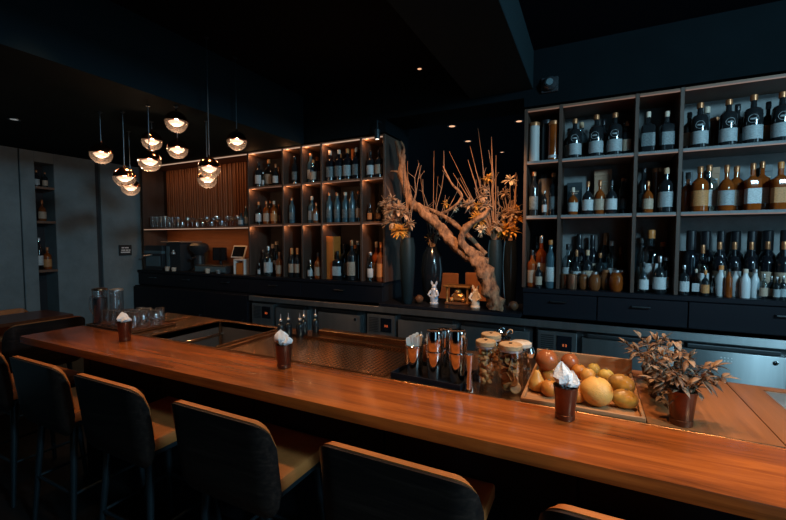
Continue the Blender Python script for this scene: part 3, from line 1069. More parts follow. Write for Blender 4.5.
# middle row
cell([(534, 172, F_, 'tall', 'dark', 'gold', 'dark'), (545.5, 175, B_, 'tube', 'grey', 'black', None, 1.3), (544.5, 191, F_, 'tall', 'dark', 'steel', 'white'), (554.5, 173, F_, 'tall', 'dark', 'gold', 'dark')], zr[1], 'middle shelf, narrow first bay', G)
boxthing('bottle_box', 'dark carton behind the round bottles in the middle second bay', 'box', 567.5, 582, 183, 3.225, zr[1], .07, M['dark_box'], 'cartons on the right wall shelf', LB['cream'])
boxthing('bottle_box', 'tan carton standing behind bottles on the middle shelf, second bay', 'box', 594.5, 612, 170, 3.225, zr[1], .07, M['tan_box'], 'cartons on the right wall shelf', LB['cream'])
cell([(573, 187.5, F_, 'round', 'amber', 'cream', 'white', 1.15), (588, 181.5, F_, 'round', 'dark', 'gold', 'white'), (600, 180, F_, 'round', 'amber', 'gold', 'cream'), (611.6, 180, F_, 'round', 'dark', 'black', 'white'),
      (623, 178, MID, 'tall', 'dark', 'gold', 'dark'), (627, 179, B_, 'tall', 'dark', 'steel', None)], zr[1], 'middle shelf, second bay', G)
cell([(644, 168, B_, 'tall', 'dark', 'black', 'dark'), (648, 181, F_, 'round', 'amber', 'gold', 'cream'), (658.5, 168, B_, 'tube', 'brown', 'gold', None), (666.5, 168, F_, 'whisky', 'dark', 'cork', 'grey')], zr[1], 'middle shelf, third bay', G)
boxthing('bottle_box', 'teal carton behind the first amber bottle, middle shelf, wide bay', 'box', 683.5, 693, 171, 3.23, zr[1], .065, M['grey_box'], 'cartons on the right wall shelf', LB['white'])
boxthing('bottle_box', 'tan carton third behind the bottles, middle shelf, wide bay', 'box', 711, 720, 167.5, 3.23, zr[1], .065, M['tan_box'], 'cartons on the right wall shelf', LB['white'])
boxthing('bottle_box', 'grey carton behind the square amber bottles, middle shelf, wide bay', 'box', 764, 773, 165, 3.23, zr[1], .065, M['grey_box'], 'cartons on the right wall shelf', LB['cream'])
cell([(688, 172.5, F_, 'round', 'amber', 'black', None), (700.3, 166.5, F_, 'whisky', 'amber', 'gold', 'orange', 1.05), (709.2, 165, MID, 'whisky', 'clear', 'gold', 'white'), (726.8, 165, F_, 'round', 'amber', 'gold', 'grey', .95),
      (736.6, 166, MID, 'whisky', 'amber', 'gold', 'cream'), (753, 163.3, F_, 'square', 'amber', 'gold', 'white', .85), (762.3, 161.5, MID, 'square', 'amber', 'gold', 'cream', .8), (780.8, 162, F_, 'square', 'amber', 'orange', 'orange', .95)],
     zr[1], 'middle shelf, wide right bay', G)
# bottom row
cell([(529.8, 250, F_, 'whisky', 'amber', 'black', 'cream'), (534, 236, B_, 'whisky', 'clear', 'black', 'white'), (541.5, 236, MID, 'whisky', 'amber', 'steel', 'cream'), (538.5, 263, F_, 'whisky', 'dark', 'cream', 'cream'),
      (546.5, 262, F_, 'tall', 'dark', 'steel', 'dark'), (552.3, 240, F_, 'tall', 'blue', 'orange', 'white', 1.2)], zr[0], 'bottom shelf, narrow first bay', G)
cell([(566, 244, 3.12, 'whisky', 'clear', 'black', 'white'), (576.5, 250, 3.12, 'round', 'dark', 'gold', 'white'), (579.5, 234, 3.235, 'wine', 'black', 'black', 'white'), (587.5, 250, 3.12, 'whisky', 'dark', 'cork', 'cream'),
      (592.5, 235, 3.235, 'wine', 'black', 'black', 'cream'), (600, 253, 3.12, 'whisky', 'dark', 'gold', 'cream'), (606, 233, 3.235, 'wine', 'black', 'gold', 'grey'), (612, 241, 3.12, 'tall', 'clear', 'steel', 'white', 1.2),
      (623, 247, 3.12, 'round', 'amber', 'gold', 'orange'),
      (563.6, 274, 3.04, 'cup', 'copper', 'copper' if 'copper' in CAP else 'gold', None), (572, 274, 3.04, 'cup', 'copper', 'gold', None), (583.3, 272, 3.04, 'squat', 'brown', 'steel', None), (594.5, 272, 3.04, 'squat', 'brown', 'steel', None),
      (605.7, 270, 3.04, 'squat', 'brown', 'gold', None), (616, 270, 3.04, 'squat', 'amber', 'steel', None), (627, 270, 3.04, 'squat', 'brown', 'steel', None)], zr[0], 'bottom shelf, second bay', G)
cell([(642.6, 238, MID, 'tall', 'clear', 'steel', 'white'), (651.5, 230, MID, 'whisky', 'clear', 'orange', 'white'), (643.5, 262, F_, 'round', 'clear', 'black', 'white'), (659.8, 256, F_, 'round', 'dark', 'steel', 'white'),
      (664.3, 242, B_, 'tall', 'amber', 'orange', 'cream'), (669.3, 257, F_, 'tall', 'dark', 'steel', 'white', 1.2)], zr[0], 'bottom shelf, third bay', G)
boxthing('bottle_box', 'brown carton with pale print at the left of the wide bottom bay', 'box', 681.5, 692, 251, 3.225, zr[0], .07, M['brown_box'], 'cartons on the right wall shelf', LB['white'])
cell([(691, 230.5, 3.245, 'bigcap', 'black', 'black', None), (706, 231, 3.245, 'bigcap', 'black', 'black', 'cream'), (721, 231, 3.245, 'bigcap', 'black', 'black', 'cream'), (736, 231, 3.245, 'bigcap', 'black', 'black', 'cream'),
      (751.5, 231, 3.245, 'bigcap', 'black', 'black', 'cream'), (768, 230.5, 3.245, 'bigcap', 'black', 'black', 'cream'), (785.5, 230, 3.245, 'bigcap', 'black', 'black', 'cream'),
      (719.5, 242, 3.125, 'whisky', 'black', 'gold', 'cream', .95), (734.3, 242, 3.125, 'whisky', 'black', 'gold', 'grey', .95), (751.3, 242, 3.125, 'whisky', 'black', 'gold', 'cream', .95), (767.5, 241.5, 3.125, 'whisky', 'black', 'gold', 'cream', .95),
      (784, 241.5, 3.125, 'whisky', 'black', 'gold', 'cream', .95), (702.7, 245, 3.125, 'round', 'clear', 'gold', 'white')], zr[0], 'rear of bottom wide bay', G)
cell([(684, 265, 3.04, 'whisky', 'dark', 'steel', 'white'), (696, 269, 3.04, 'square', 'clear', 'cream', 'white'), (705.3, 270, 3.04, 'round', 'dark', 'orange', 'orange'), (713, 276, 3.04, 'tall', 'dark', 'steel', 'grey', 1.2),
      (721, 265.5, 3.04, 'jug', 'white', 'orange', None), (728.8, 269, 3.04, 'tall', 'amber', 'black', None, 1.2), (736.3, 267, 3.04, 'jug', 'white', 'black', None), (745.3, 269, 3.04, 'jug', 'white', 'cream', None),
      (755, 269, 3.04, 'jug', 'white', 'steel', None), (763.8, 274, 3.04, 'whisky', 'clear', 'steel', 'cream'), (771, 276, 3.04, 'whisky', 'dark', 'steel', 'cream'), (776.7, 277, 3.04, 'whisky', 'dark', 'steel', 'grey'),
      (783, 276, 3.04, 'whisky', 'dark', 'steel', 'grey')], zr[0], 'front of bottom wide bay', G)

# left shelf
G = 'bottles on the left wall shelf'
zl = [LZ[0], LZ[1] + .0105, LZ[2] + .0105]
CN = ['first bottle column', 'narrow second column', 'narrow third column', 'wide fourth column', 'last column by branch']
cell([(258.8, 162, F_, 'whisky', 'dark', 'black', 'white'), (263.3, 172, F_, 'tall', 'clear', 'steel', 'white'), (268.8, 159.5, MID, 'whisky', 'clear', 'orange', 'cream'), (275.8, 164, F_, 'round', 'dark', 'gold', 'white'),
      (278.8, 167, B_, 'tall', 'brown', 'gold', None)], zl[2], 'top shelf, ' + CN[0], G)
cell([(295, 156.5, F_, 'tall', 'dark', 'black', 'dark', 1.2)], zl[2], 'top shelf, ' + CN[1], G)
cell([(307.7, 154, F_, 'tall', 'blue', 'gold', 'white', 1.25), (313.3, 160, F_, 'whisky', 'clear', 'orange', 'cream'), (317.2, 157, F_, 'whisky', 'clear', 'orange', 'cream')], zl[2], 'top shelf, ' + CN[2], G)
boxthing('bottle_tube_carton', 'orange carton among dark bottles, left unit, top shelf, wide column', 'box', 351, 353.6, 149, 3.24, zl[2], .05, M['orange_box'], 'cartons on the left wall shelf')
cell([(330.3, 151, F_, 'whisky', 'black', 'cream', 'dark'), (335, 154, B_, 'whisky', 'brown', 'orange', None), (339, 150, F_, 'whisky', 'black', 'cream', 'dark'), (347.4, 149, F_, 'whisky', 'black', 'orange', 'grey'),
      (356.5, 148, F_, 'whisky', 'black', 'cream', 'dark')], zl[2], 'top shelf, ' + CN[3], G)
cell([(370.5, 151, F_, 'whisky', 'dark', 'black', 'white'), (379, 150, F_, 'whisky', 'dark', 'black', 'cream')], zl[2], 'top shelf, ' + CN[4], G)
cell([(258.8, 202, F_, 'whisky', 'clear', 'orange', 'white'), (266.5, 201, F_, 'whisky', 'amber', 'gold', 'cream'), (270.5, 201, B_, 'tall', 'clear', 'gold', 'white'), (274, 201, F_, 'whisky', 'amber', 'cream', 'orange'),
      (279, 204, MID, 'tall', 'brown', 'gold', 'orange')], zl[1], 'middle shelf, ' + CN[0], G)
boxthing('bottle_box', 'orange brown carton, middle shelf, narrow second column of left unit', 'box', 295, 299.5, 197, 3.23, zl[1], .06, M['orange_box'], 'cartons on the left wall shelf')
cell([(292, 198, F_, 'tall', 'blue', 'gold', 'dark', 1.2)], zl[1], 'middle shelf, ' + CN[1], G)
cell([(309, 200, MID, 'tall', 'brown', 'orange', None), (312, 196.5, F_, 'whisky', 'blue', 'cream', 'grey'), (316.2, 203, F_, 'whisky', 'brown', 'gold', 'grey')], zl[1], 'middle shelf, ' + CN[2], G)
cell([(329, 193, F_, 'tall', 'blue', 'gold', 'dark', 1.15), (337.2, 193, F_, 'tall', 'blue', 'gold', 'dark', 1.15), (345.3, 192.5, F_, 'tall', 'blue', 'cream', 'dark', 1.15), (352, 191, F_, 'tall', 'blue', 'black', 'dark', 1.15),
      (358.8, 191, F_, 'tall', 'clear', 'gold', 'cream')], zl[1], 'middle shelf, ' + CN[3], G)
cell([(370, 203, F_, 'whisky', 'dark', 'black', 'orange'), (378.5, 203, F_, 'whisky', 'dark', 'black', 'orange')], zl[1], 'middle shelf, ' + CN[4], G)
cell([(259.4, 263, F_, 'whisky', 'clear', 'steel', 'white'), (263.4, 250, MID, 'tall', 'dark', 'steel', None), (268.5, 246, F_, 'whisky', 'clear', 'steel', 'white'), (273, 244, B_, 'whisky', 'dark', 'cream', 'grey'),
      (272, 258, F_, 'whisky', 'amber', 'gold', 'cream'), (276.8, 241.5, MID, 'tall', 'clear', 'cream', 'white'), (279.5, 252, F_, 'whisky', 'brown', 'gold', 'cream'), (265.5, 260, F_, 'tall', 'clear', 'steel', 'white')], zl[0], 'bottom shelf, ' + CN[0], G)
cell([(291.8, 248, F_, 'wine', 'dark', 'orange', 'cream'), (297.7, 248, F_, 'wine', 'dark', 'orange', 'cream')], zl[0], 'bottom shelf, ' + CN[1], G)
cell([(310.3, 260, F_, 'whisky', 'clear', 'steel', 'white'), (318.2, 253, F_, 'whisky', 'amber', 'black', 'cream'), (314.5, 265, F_, 'whisky', 'dark', 'steel', 'white')], zl[0], 'bottom shelf, ' + CN[2], G)
boxthing('bottle_box', 'large orange carton, bottom shelf of the left unit', 'box', 323.2, 333.2, 236.5, 3.05, zl[0], .12, M['orange_box'], 'cartons on the left wall shelf')
cell([(337.5, 251, 3.035, 'square', 'dark', 'black', 'white', 1.0), (344.4, 244, F_, 'whisky', 'dark', 'black', 'cream', .9), (351.7, 240, F_, 'whisky', 'dark', 'gold', 'cream', .8), (355.5, 245, B_, 'tall', 'dark', 'orange', None),
      (358.2, 241, MID, 'tall', 'dark', 'steel', None)], zl[0], 'bottom shelf, ' + CN[3], G)
cell([(367, 265, F_, 'whisky', 'amber', 'steel', 'cream'), (370.5, 252, F_, 'tall', 'clear', 'steel', 'white', 1.2), (376.5, 242, MID, 'whisky', 'amber', 'cream', 'orange', .8), (381.3, 242, F_, 'whisky', 'brown', 'orange', 'orange', .8)],
     zl[0], 'bottom shelf, ' + CN[4], G)
# bottles in the wall niche
for k, (yy, zz, kd, gl, cp, lb, h) in enumerate(((2.04, 1.364, 'tall', 'clear', 'steel', 'white', .33), (2.108, 1.364, 'whisky', 'amber', 'gold', 'orange', .23), (2.08, 1.864, 'round', 'brown', 'gold', 'cream', .22),
                                                (2.045, 2.212, 'whisky', 'dark', 'gold', 'grey', .17), (2.115, 2.212, 'whisky', 'dark', 'gold', 'cream', .16))):
    lab_ = ['clear bottle with white label in the lit middle of the wall niche', 'amber bottle beside a clear one in the lit middle of the wall niche', 'brown bottle on the second highest shelf of the wall niche',
            'dark bottle first on the highest shelf of the wall niche', 'dark bottle second on the highest shelf of the wall niche'][k]
    t = thing('spirit_bottle', lab_, 'bottle', (-5.08, yy, zz + .0005), pi / 2, 'bottles in the wall niche')
    t.scale = (h, h, h)
    for n, d in bottle_meshes(kd, gl, cp, lb):
        o = bpy.data.objects.new(n, d)
        C.objects.link(o)
        o.parent = t

# glassware on the long glass shelf
GP = {
    'highball_glass': [(.030, .0), (.031, .004), (.034, .15), (.0325, .15), (.0295, .012), (0.0, .010)],
    'wine_glass': [(.032, 0), (.033, .002), (.006, .008), (.004, .02), (.004, .07), (.012, .08), (.033, .105), (.036, .125), (.030, .17), (.0285, .17), (.0345, .125), (.0315, .106), (.0, .085)],
    'coupe_glass': [(.032, 0), (.033, .002), (.006, .008), (.004, .02), (.004, .085), (.018, .095), (.042, .12), (.046, .14), (.0445, .14), (.040, .121), (0, .098)],
    'rocks_glass': [(.036, 0), (.037, .004), (.040, .085), (.0385, .085), (.035, .014), (0, .012)],
}
GMESH = {}
for n, prof in GP.items():
    o = MB().lathe(prof, 18, cap=(True, False)).build(n, M['stem_glass'])
    GMESH[n] = o.data
    bpy.data.objects.remove(o)
zg = 1.8155
rg = random.Random(11)
xa, xb = atY(153, 225, 3.07).x, atY(238, 225, 3.07).x
rows = []
for row, (yy, n) in enumerate(((3.07, 19), (3.18, 17))):
    for k in range(n):
        f = k / (n - 1)
        kind = 'highball_glass' if f < .22 else rg.choice(('wine_glass', 'coupe_glass', 'rocks_glass', 'wine_glass'))
        if f > .22 and row == 0:
            kind = rg.choice(('rocks_glass', 'wine_glass', 'coupe_glass'))
        o = bpy.data.objects.new(kind, GMESH[kind])
        C.objects.link(o)
        o.location = (xa + (xb - xa) * f + row * .035 + rg.uniform(-.006, .006), yy, zg)
        s = rg.uniform(.86, .96) * (1.0 if f < .22 else .78)
        o.scale = (s, s, s * (1.0 if kind != 'highball_glass' else 1.02))
        tag(o, f"clear {kind.replace('_', ' ')}, {ORD[k]} from left in the {'front' if row == 0 else 'rear'} row before the slatted panel", 'glass', 'glasses on the long shelf')
put_bottle('spirit_bottle', 'pale blue bottle with black cap at the right end of the glass row', 'bottle', 241.3, 213, 3.07, zg, 'square', 'blue', 'black', 'white', 'bottles on the long glass shelf', 1.1)
put_bottle('spirit_bottle', 'tall slim pale bottle last on the glass shelf, against the divider', 'bottle', 246.2, 206, 3.1, zg, 'tall', 'blue', 'steel', 'grey', 'bottles on the long glass shelf', 1.1)

settle_bottles()

# ------------------------------------------------------------- till and machines
zt = LZ[0] + .0005
cm = thing('coffee_machine', 'dark boxy coffee machine with pale panels at the counter end', 'coffee machine', (-4.685, 3.14, zt))
MB().box((-.19, -.14, .02), (.13, .14, .30), .012, 2).build('housing', M['device'], cm)
MB().box((-.20, -.15, .20), (.14, -.10, .235), .005, 1).build('front_rail', M['device_teal'], cm)
MB().box((-.17, -.146, .05), (.10, -.139, .17), .002, 1).build('front_panel', M['device_teal'], cm)
MB().box((-.20, -.15, 0), (.14, .14, .019), .004, 1).build('drip_tray', M['device'], cm)
MB().tube([(-.05, -.145, .185), (-.05, -.20, .18), (-.05, -.25, .178)], .010, 10).build('portafilter', M['steel'], cm)
bd = thing('drinks_dispenser', 'tall black dispenser with steel top beside the coffee machine', 'dispenser', (-4.40, 3.165, zt))
MB().box((-.12, -.13, 0), (.13, .13, .33), .01, 2).build('body', M['device'], bd)
MB().box((-.20, -.15, .331), (.17, .13, .350), .004, 1).build('top_tray', M['device_trim'], bd)
MB().box((-.115, -.136, .04), (-.06, -.129, .29), .002, 1).build('side_panel', M['device_teal'], bd)
MB().lathe([(.025, .0), (.025, .02), (.012, .03), (.012, .05)], 14, (.05, -.16, .20), rot=None).build('tap', M['steel'], bd)
gr = thing('coffee_grinder', 'black coffee grinder with rounded hopper between dispenser and till', 'grinder', (-4.12, 3.17, zt))
MB().lathe([(.085, 0), (.085, .02), (.06, .04), (.06, .18), (.05, .19)], 20).build('body', M['device'], gr)
MB().lathe([(.05, .191), (.10, .25), (.105, .30), (.08, .325), (.02, .335)], 20).build('hopper', M['device'], gr)
MB().tube([(0, -.05, .16), (0, -.11, .15)], .018, 10).build('spout', M['steel_dark'], gr)
mo = thing('small_monitor', 'small black monitor standing behind the till tray', 'monitor', (-3.82, 3.2, zt))
MB().box((-.10, -.01, .13), (.11, .015, .28), .006, 2).build('screen', M['screen'], mo)
MB().tube([(0, .02, .01), (0, .02, .15)], .014, 10).build('stand', M['device'], mo)
MB().box((-.07, -.05, 0), (.07, .08, .012), .003, 1).build('foot', M['device'], mo)
cd = thing('cash_drawer', 'low wide black cash drawer under the tablet', 'cash drawer', (-3.78, 3.15, zt))
# moved forward of the monitor foot so both stand on the counter
cd.location = (-3.72, 3.085, zt)
MB().box((-.28, -.07, 0), (.22, .045, .085), .004, 1).build('case', M['device'], cd)
MB().box((-.27, -.076, .012), (.21, -.0705, .07), .002, 1).build('drawer', M['device_teal'], cd)
MB().lathe([(.011, 0), (.011, .004)], 14, (-.03, -.0765, .042), rot=Matrix.Rotation(pi / 2, 3, 'X')).build('lock', M['chrome'], cd)
tb = thing('tablet', 'white framed tablet tilted on a stand in front of the amber wall', 'tablet', (-3.40, 3.17, zt))
rt = Matrix.Rotation(radians(-20), 3, 'X')
MB().box((-.10, -.006, -.072), (.10, .006, .072), .01, 3, rt).build('frame', M['white_plastic'], tb).location = (-.07, 0, .235)
sc = MB().box((-.086, -.009, -.058), (.086, -.0055, .058), .002, 1, rt).build('screen', M['screen'], tb)
sc.location = (-.07, 0, .235)
MB().tube([(-.07, .03, .23), (-.07, .06, .10), (-.07, .06, .01)], .011, 10).build('stand', M['white_plastic'], tb)
MB().box((-.13, .0, 0), (.0, .11, .012), .004, 1).build('foot', M['white_plastic'], tb)
rp = thing('display_stand', 'small white open frame stand holding an orange block beside the tablet', 'stand', (-3.31, 3.07, zt))
MB().box((-.085, -.05, 0), (-.07, .05, .145), .003, 1).build('side', M['white_plastic'], rp, smooth=False)
MB().box((.06, -.05, 0), (.075, .05, .145), .003, 1).build('side', M['white_plastic'], rp, smooth=False)
MB().box((-.085, -.05, .1455), (.075, .05, .165), .003, 1).build('top', M['white_plastic'], rp, smooth=False)
MB().box((-.055, -.04, 0), (.045, .04, .12), .003, 1).build('block', M['orange_box'], rp, smooth=False)
for k, (px_, h, m_) in enumerate(((171, .05, 'porcelain_warm'), (177.5, .045, 'porcelain_warm'), (211, .05, 'porcelain_warm'), (222, .04, 'steel'))):
    p = atY(px_, 271, 3.035)
    zz = zt
    o = MB().lathe([(.018, 0), (.022, .004), (.028, h), (.0255, h), (.02, .008), (0, .007)], 18).build('espresso_cup', M[m_])
    yy = 2.995
    o.location = (p.x, yy - .005, zz)
    tag(o, ['small pale cup, left of two below the dispenser', 'small pale cup, right of two below the dispenser', 'small pale cup in front of the cash drawer', 'small steel cup in front of the cash drawer'][k], 'cup', 'small cups by the till')
cr = thing('wire_stand', 'curved metal wire stand behind the edge of the tablet', 'stand', (-3.24, 3.19, zt))
MB().tube([(-.06, 0, .012), (-.06, 0, .20), (-.03, 0, .25), (.02, 0, .25), (.04, 0, .20), (.04, 0, .012)], .007, 8).build('loop', M['device_trim'], cr)
MB().box((-.075, -.03, 0), (.06, .03, .012), .003, 1).build('foot', M['device'], cr)

# sign on the left wall
sg = thing('wall_sign', 'small black wall sign with three pale lines of text', 'sign', (-4.9995, 2.838, 1.485))
MB().box((0, -.072, 0), (.012, .072, .125), .002, 1).build('plate', M['sign_black'], sg, smooth=False)
tx = MB()
for z, segs in ((.086, ((-.045, -.015), (-.008, .035))), (.056, ((-.05, -.005), (.002, .028), (.034, .054))), (.032, ((-.055, .05),))):
    for a, b in segs:
        tx.box((.0118, a, z), (.0135, b, z + .014))
tx.build('lettering', M['mark_white'], sg, smooth=False)


# ------------------------------------------------------- ceiling fittings
def downlight(label, p, r, m, grp=None, name='downlight'):
    t = thing(name, label, 'ceiling light', p, 0, grp)
    MB().lathe([(r * .8, -.004), (r * 1.25, -.007), (r * 1.3, -.002), (r * 1.3, -.0005)], 22, cap=(False, False)).build('rim', M['black_metal'], t)
    MB().lathe([(r * .82, -.0035), (r * .82, -.001)], 22).build('lens', m, t)
    return t


downlight('warm recessed downlight in the room behind, nearest the beam underside', atZ(452, 126, 3.0), .045, M['downlight_warm'], 'recessed downlights')
downlight('warm recessed downlight in the room behind, lower of the middle two', atZ(468, 141, 3.0), .045, M['downlight_warm'], 'recessed downlights')
downlight('warm recessed downlight in the room behind, beside the right shelf', atZ(519, 121, 3.0), .04, M['downlight_warm'], 'recessed downlights')
downlight('tiny warm recessed downlight in the room behind, dimmest of all', atZ(502, 152, 3.0), .03, M['downlight_warm'], 'recessed downlights')
downlight('tiny warm ceiling light high above the branch', atZ(428, 77, 3.0) - Vector((0, .18, 0)), .02, M['downlight_warm'], 'recessed downlights')
downlight('round pale ceiling fitting on the soffit at the far left', atZ(14, 119, 2.56), .03, M['downlight_cool'], 'recessed downlights')
sd = thing('ceiling_sensor', 'small white dome sensor on the dark ceiling, centre left', 'sensor', atZ(271, 98, 3.0) - Vector((0, .1, 0)))
MB().lathe([(.05, 0), (.05, -.02), (.04, -.03)], 20).build('base', M['white_plastic'], sd)
MB().lathe([(.038, -.0305), (.034, -.055), (.018, -.07), (.002, -.074)], 20).build('dome', M['device_teal'], sd)
sp = thing('track_spotlight', 'small black spotlight with bright lens at the left shelf end', 'spotlight', (-1.60, 2.93, 2.555))
MB().tube([(0, 0, .03), (0, 0, .10), (0, .07, .10)], .008, 8).build('bracket', M['black_metal'], sp)
MB().lathe([(.016, -.05), (.024, -.048), (.024, .025), (.012, .032)], 18).build('housing', M['black_metal'], sp)
MB().lathe([(.0005, -.0515), (.0155, -.0505)], 18).build('lens', M['spot_lens'], sp)
cc = thing('security_camera', 'small round black camera on the wall above the right shelf', 'camera', (-.27, 2.999, 2.74))
MB().box((-.06, -.02, -.05), (.05, 0, .05), .004, 1).build('mount', M['device'], cc)
MB().lathe([(.045, .0), (.045, .03), (.03, .05)], 20, (.0, -.02, 0), rot=Matrix.Rotation(pi / 2, 3, 'X')).build('housing', M['device'], cc)
MB().lathe([(.022, 0), (.022, .005)], 20, (.0, -.0705, 0), rot=Matrix.Rotation(pi / 2, 3, 'X')).build('lens', M['device_teal'], cc)

# ------------------------------------------------ branch, vases and dried plants
ZC = 1.1455


def smooth_path(pts, n=6):
    pts = [Vector(p) for p in pts]
    out = []
    for i in range(len(pts) - 1):
        p0, p1, p2, p3 = pts[max(i - 1, 0)], pts[i], pts[i + 1], pts[min(i + 2, len(pts) - 1)]
        for k in range(n):
            t = k / n
            out.append(.5 * ((2 * p1) + (p2 - p0) * t + (2 * p0 - 5 * p1 + 4 * p2 - p3) * t * t + (3 * p1 - p0 - 3 * p2 + p3) * t ** 3))
    out.append(pts[-1])
    return out


def radii(rs_, n=6):
    out = []
    for a, b in zip(rs_[:-1], rs_[1:]):
        out += [a + (b - a) * k / n for k in range(n)]
    return out + [rs_[-1]]


br = thing('tree_branch', 'gnarled bare forked tree branch standing on the black ledge', 'branch', (-.63, 3.02, ZC))
BO = Vector(br.location)


def bt(pp, rr, name):
    pts = [atY(x, y, Y - (.05 if Y < 3.1 else 0)) - BO for x, y, Y in pp]
    return MB().tube(smooth_path(pts), radii([q * .88 for q in rr]), 18, .5, 19).build(name, M['bark'], br, ang=80)


b0 = [atY(x, y, Y - .04) - BO for x, y, Y in ((497, 308.5, 3.02), (491, 292, 3.03), (485, 272, 3.04), (477, 260, 3.05), (462, 250, 3.06), (448, 237, 3.07), (438, 225, 3.08), (425, 213, 3.08), (411, 202, 3.08), (405, 186, 3.07), (402, 171, 3.06), (401, 156, 3.06), (396, 141, 3.05))]
b0[0].z = .009
b0.insert(1, b0[0] + Vector((-.003, 0, .035)))
MB().tube(smooth_path(b0), radii([.058, .056, .058, .062, .060, .048, .040, .039, .043, .034, .032, .033, .028, .012]), 20, .55, 19).build('trunk', M['bark'], br, ang=80)
bt([(477, 260, 3.05), (466, 249, 3.03), (461, 240, 3.02), (465, 229, 3.01), (474, 222, 3.0), (483, 216, 3.0), (490, 208, 3.0)], [.045, .036, .031, .030, .028, .024, .014], 'limb')
bt([(486, 254, 3.11), (475, 243, 3.11), (464, 232, 3.11), (453, 222, 3.11), (440, 214, 3.11), (425, 207, 3.12)], [.02, .022, .022, .022, .018, .010], 'limb')
bt([(403, 176, 3.06), (398, 172, 3.05), (391, 171, 3.04)], [.02, .013, .006], 'twig')
bt([(401, 158, 3.06), (404, 149, 3.05), (401, 141, 3.04)], [.016, .012, .005], 'twig')
bt([(440, 214, 3.11), (452, 208, 3.11), (462, 196, 3.11), (452, 184, 3.11), (443, 166, 3.11)], [.015, .014, .012, .010, .004], 'twig')


def vase(label, px_, ybase, ytop, Y, prof, m):
    a = atY(px_, ytop, Y)
    h = a.z - ZC
    t = thing('tall_vase', label, 'vase', (a.x, Y, ZC), 0, 'tall dark vases beside the branch')
    inner = [(max(r - .006, .004), z) for r, z in reversed([(q[0], q[1] * h) for q in prof][1:])]
    MB().lathe([(q[0], q[1] * h) for q in prof] + inner + [(0, inner[-1][1])], 28).build('body', m, t, ang=60)
    MB().lathe([(prof[-1][0] - .004, h - .002), (prof[-1][0] + .003, h), (prof[-1][0] - .003, h + .003)], 28, cap=(False, False)).build('rim', m, t)
    return t, Vector((a.x, Y, ZC + h))


_, V1 = vase('tapering blue grey vase holding the tan plumes, leftmost', 407.5, 300, 238, 2.97, [(.034, 0), (.045, .05), (.062, .6), (.064, .85), (.05, 1)], M['vase_blue'])
_, V2 = vase('rounded black vase behind the left limb of the branch', 432, 303, 247, 3.16, [(.045, 0), (.078, .2), (.095, .58), (.080, .85), (.045, 1)], M['vase_black'])
_, V3 = vase('blue black vase directly behind the branch trunk', 495.5, 303, 240, 3.20, [(.035, 0), (.048, .2), (.060, .65), (.055, .9), (.047, 1)], M['vase_blue'])
_, V4 = vase('glossy black vase at the right, nearest the right shelf', 510.5, 303, 241, 3.26, [(.035, 0), (.048, .2), (.058, .6), (.052, .9), (.045, 1)], M['vase_black'])

rp_ = random.Random(5)


def flower(mb, c, r, n, rnd):
    c = Vector(c)
    for k in range(n):
        d = Vector((rnd.gauss(0, 1), rnd.gauss(0, 1) - .3, rnd.gauss(0, 1) + .2)).normalized()
        mb.leaf(c + d * r * .2, d, (0, 0, 1) if abs(d.z) < .8 else (1, 0, 0), r * rnd.uniform(.7, 1.1), r * .42, .15, .3)


def arrangement(label, V, reeds, flowers, twigs):
    t = thing('dried_arrangement', label, 'dried plants', V - Vector((0, 0, .12)), 0, 'dried plants in the vases')
    L = Vector(t.location)
    base = Vector((0, 0, .02))
    for x, y, Y, wd in reeds:
        tip = atY(x, y, Y) - L
        mid = (base + tip) / 2 + Vector((rp_.uniform(-.02, .02), 0, 0))
        nk = Vector((max(-.02, min(.02, tip.x * .12)) + rp_.uniform(-.006, .006), rp_.uniform(-.01, .01), .125))
        pts = smooth_path([base + nk * .3, nk, nk.lerp(tip, .5), tip], 5)
        MB().tube(pts, [wd * .78 * (1 - .75 * (i / (len(pts) - 1)) ** 2) for i in range(len(pts))], 7).build('reed', M['reed'], t)
    for x, y, Y, r, m_, n in flowers:
        c = atY(x, y, Y) - L
        st = MB().tube(smooth_path([base, Vector((max(-.02, min(.02, c.x * .15)), 0, .125)), c], 5), .0028, 6).build('stem', M['twig'], t)
        f = MB()
        flower(f, c, r, n, rp_)
        f.build('flower', M[m_], t, solid=.0012)
    for x, y, Y in twigs:
        tip = atY(x, y, Y) - L
        nk = Vector((max(-.02, min(.02, tip.x * .15)), 0, .125))
        pts = [base]
        for k in range(1, 7):
            p = nk.lerp(tip, (k - 1) / 5)
            if k == 1:
                pts.append(nk)
                continue
            pts.append(p + Vector((rp_.uniform(-.018, .018), rp_.uniform(-.018, .018), rp_.uniform(-.01, .01))))
        m = MB().tube(pts, [.005 - .0005 * k for k in range(7)], 6)
        for k in (3, 4, 5):
            q = pts[k] + Vector((rp_.uniform(-.07, .07), rp_.uniform(-.04, .04), rp_.uniform(.02, .08)))
            m.tube([pts[k], q], [.0025, .001], 5)
        m.build('twig', M['twig'], t)
    return t


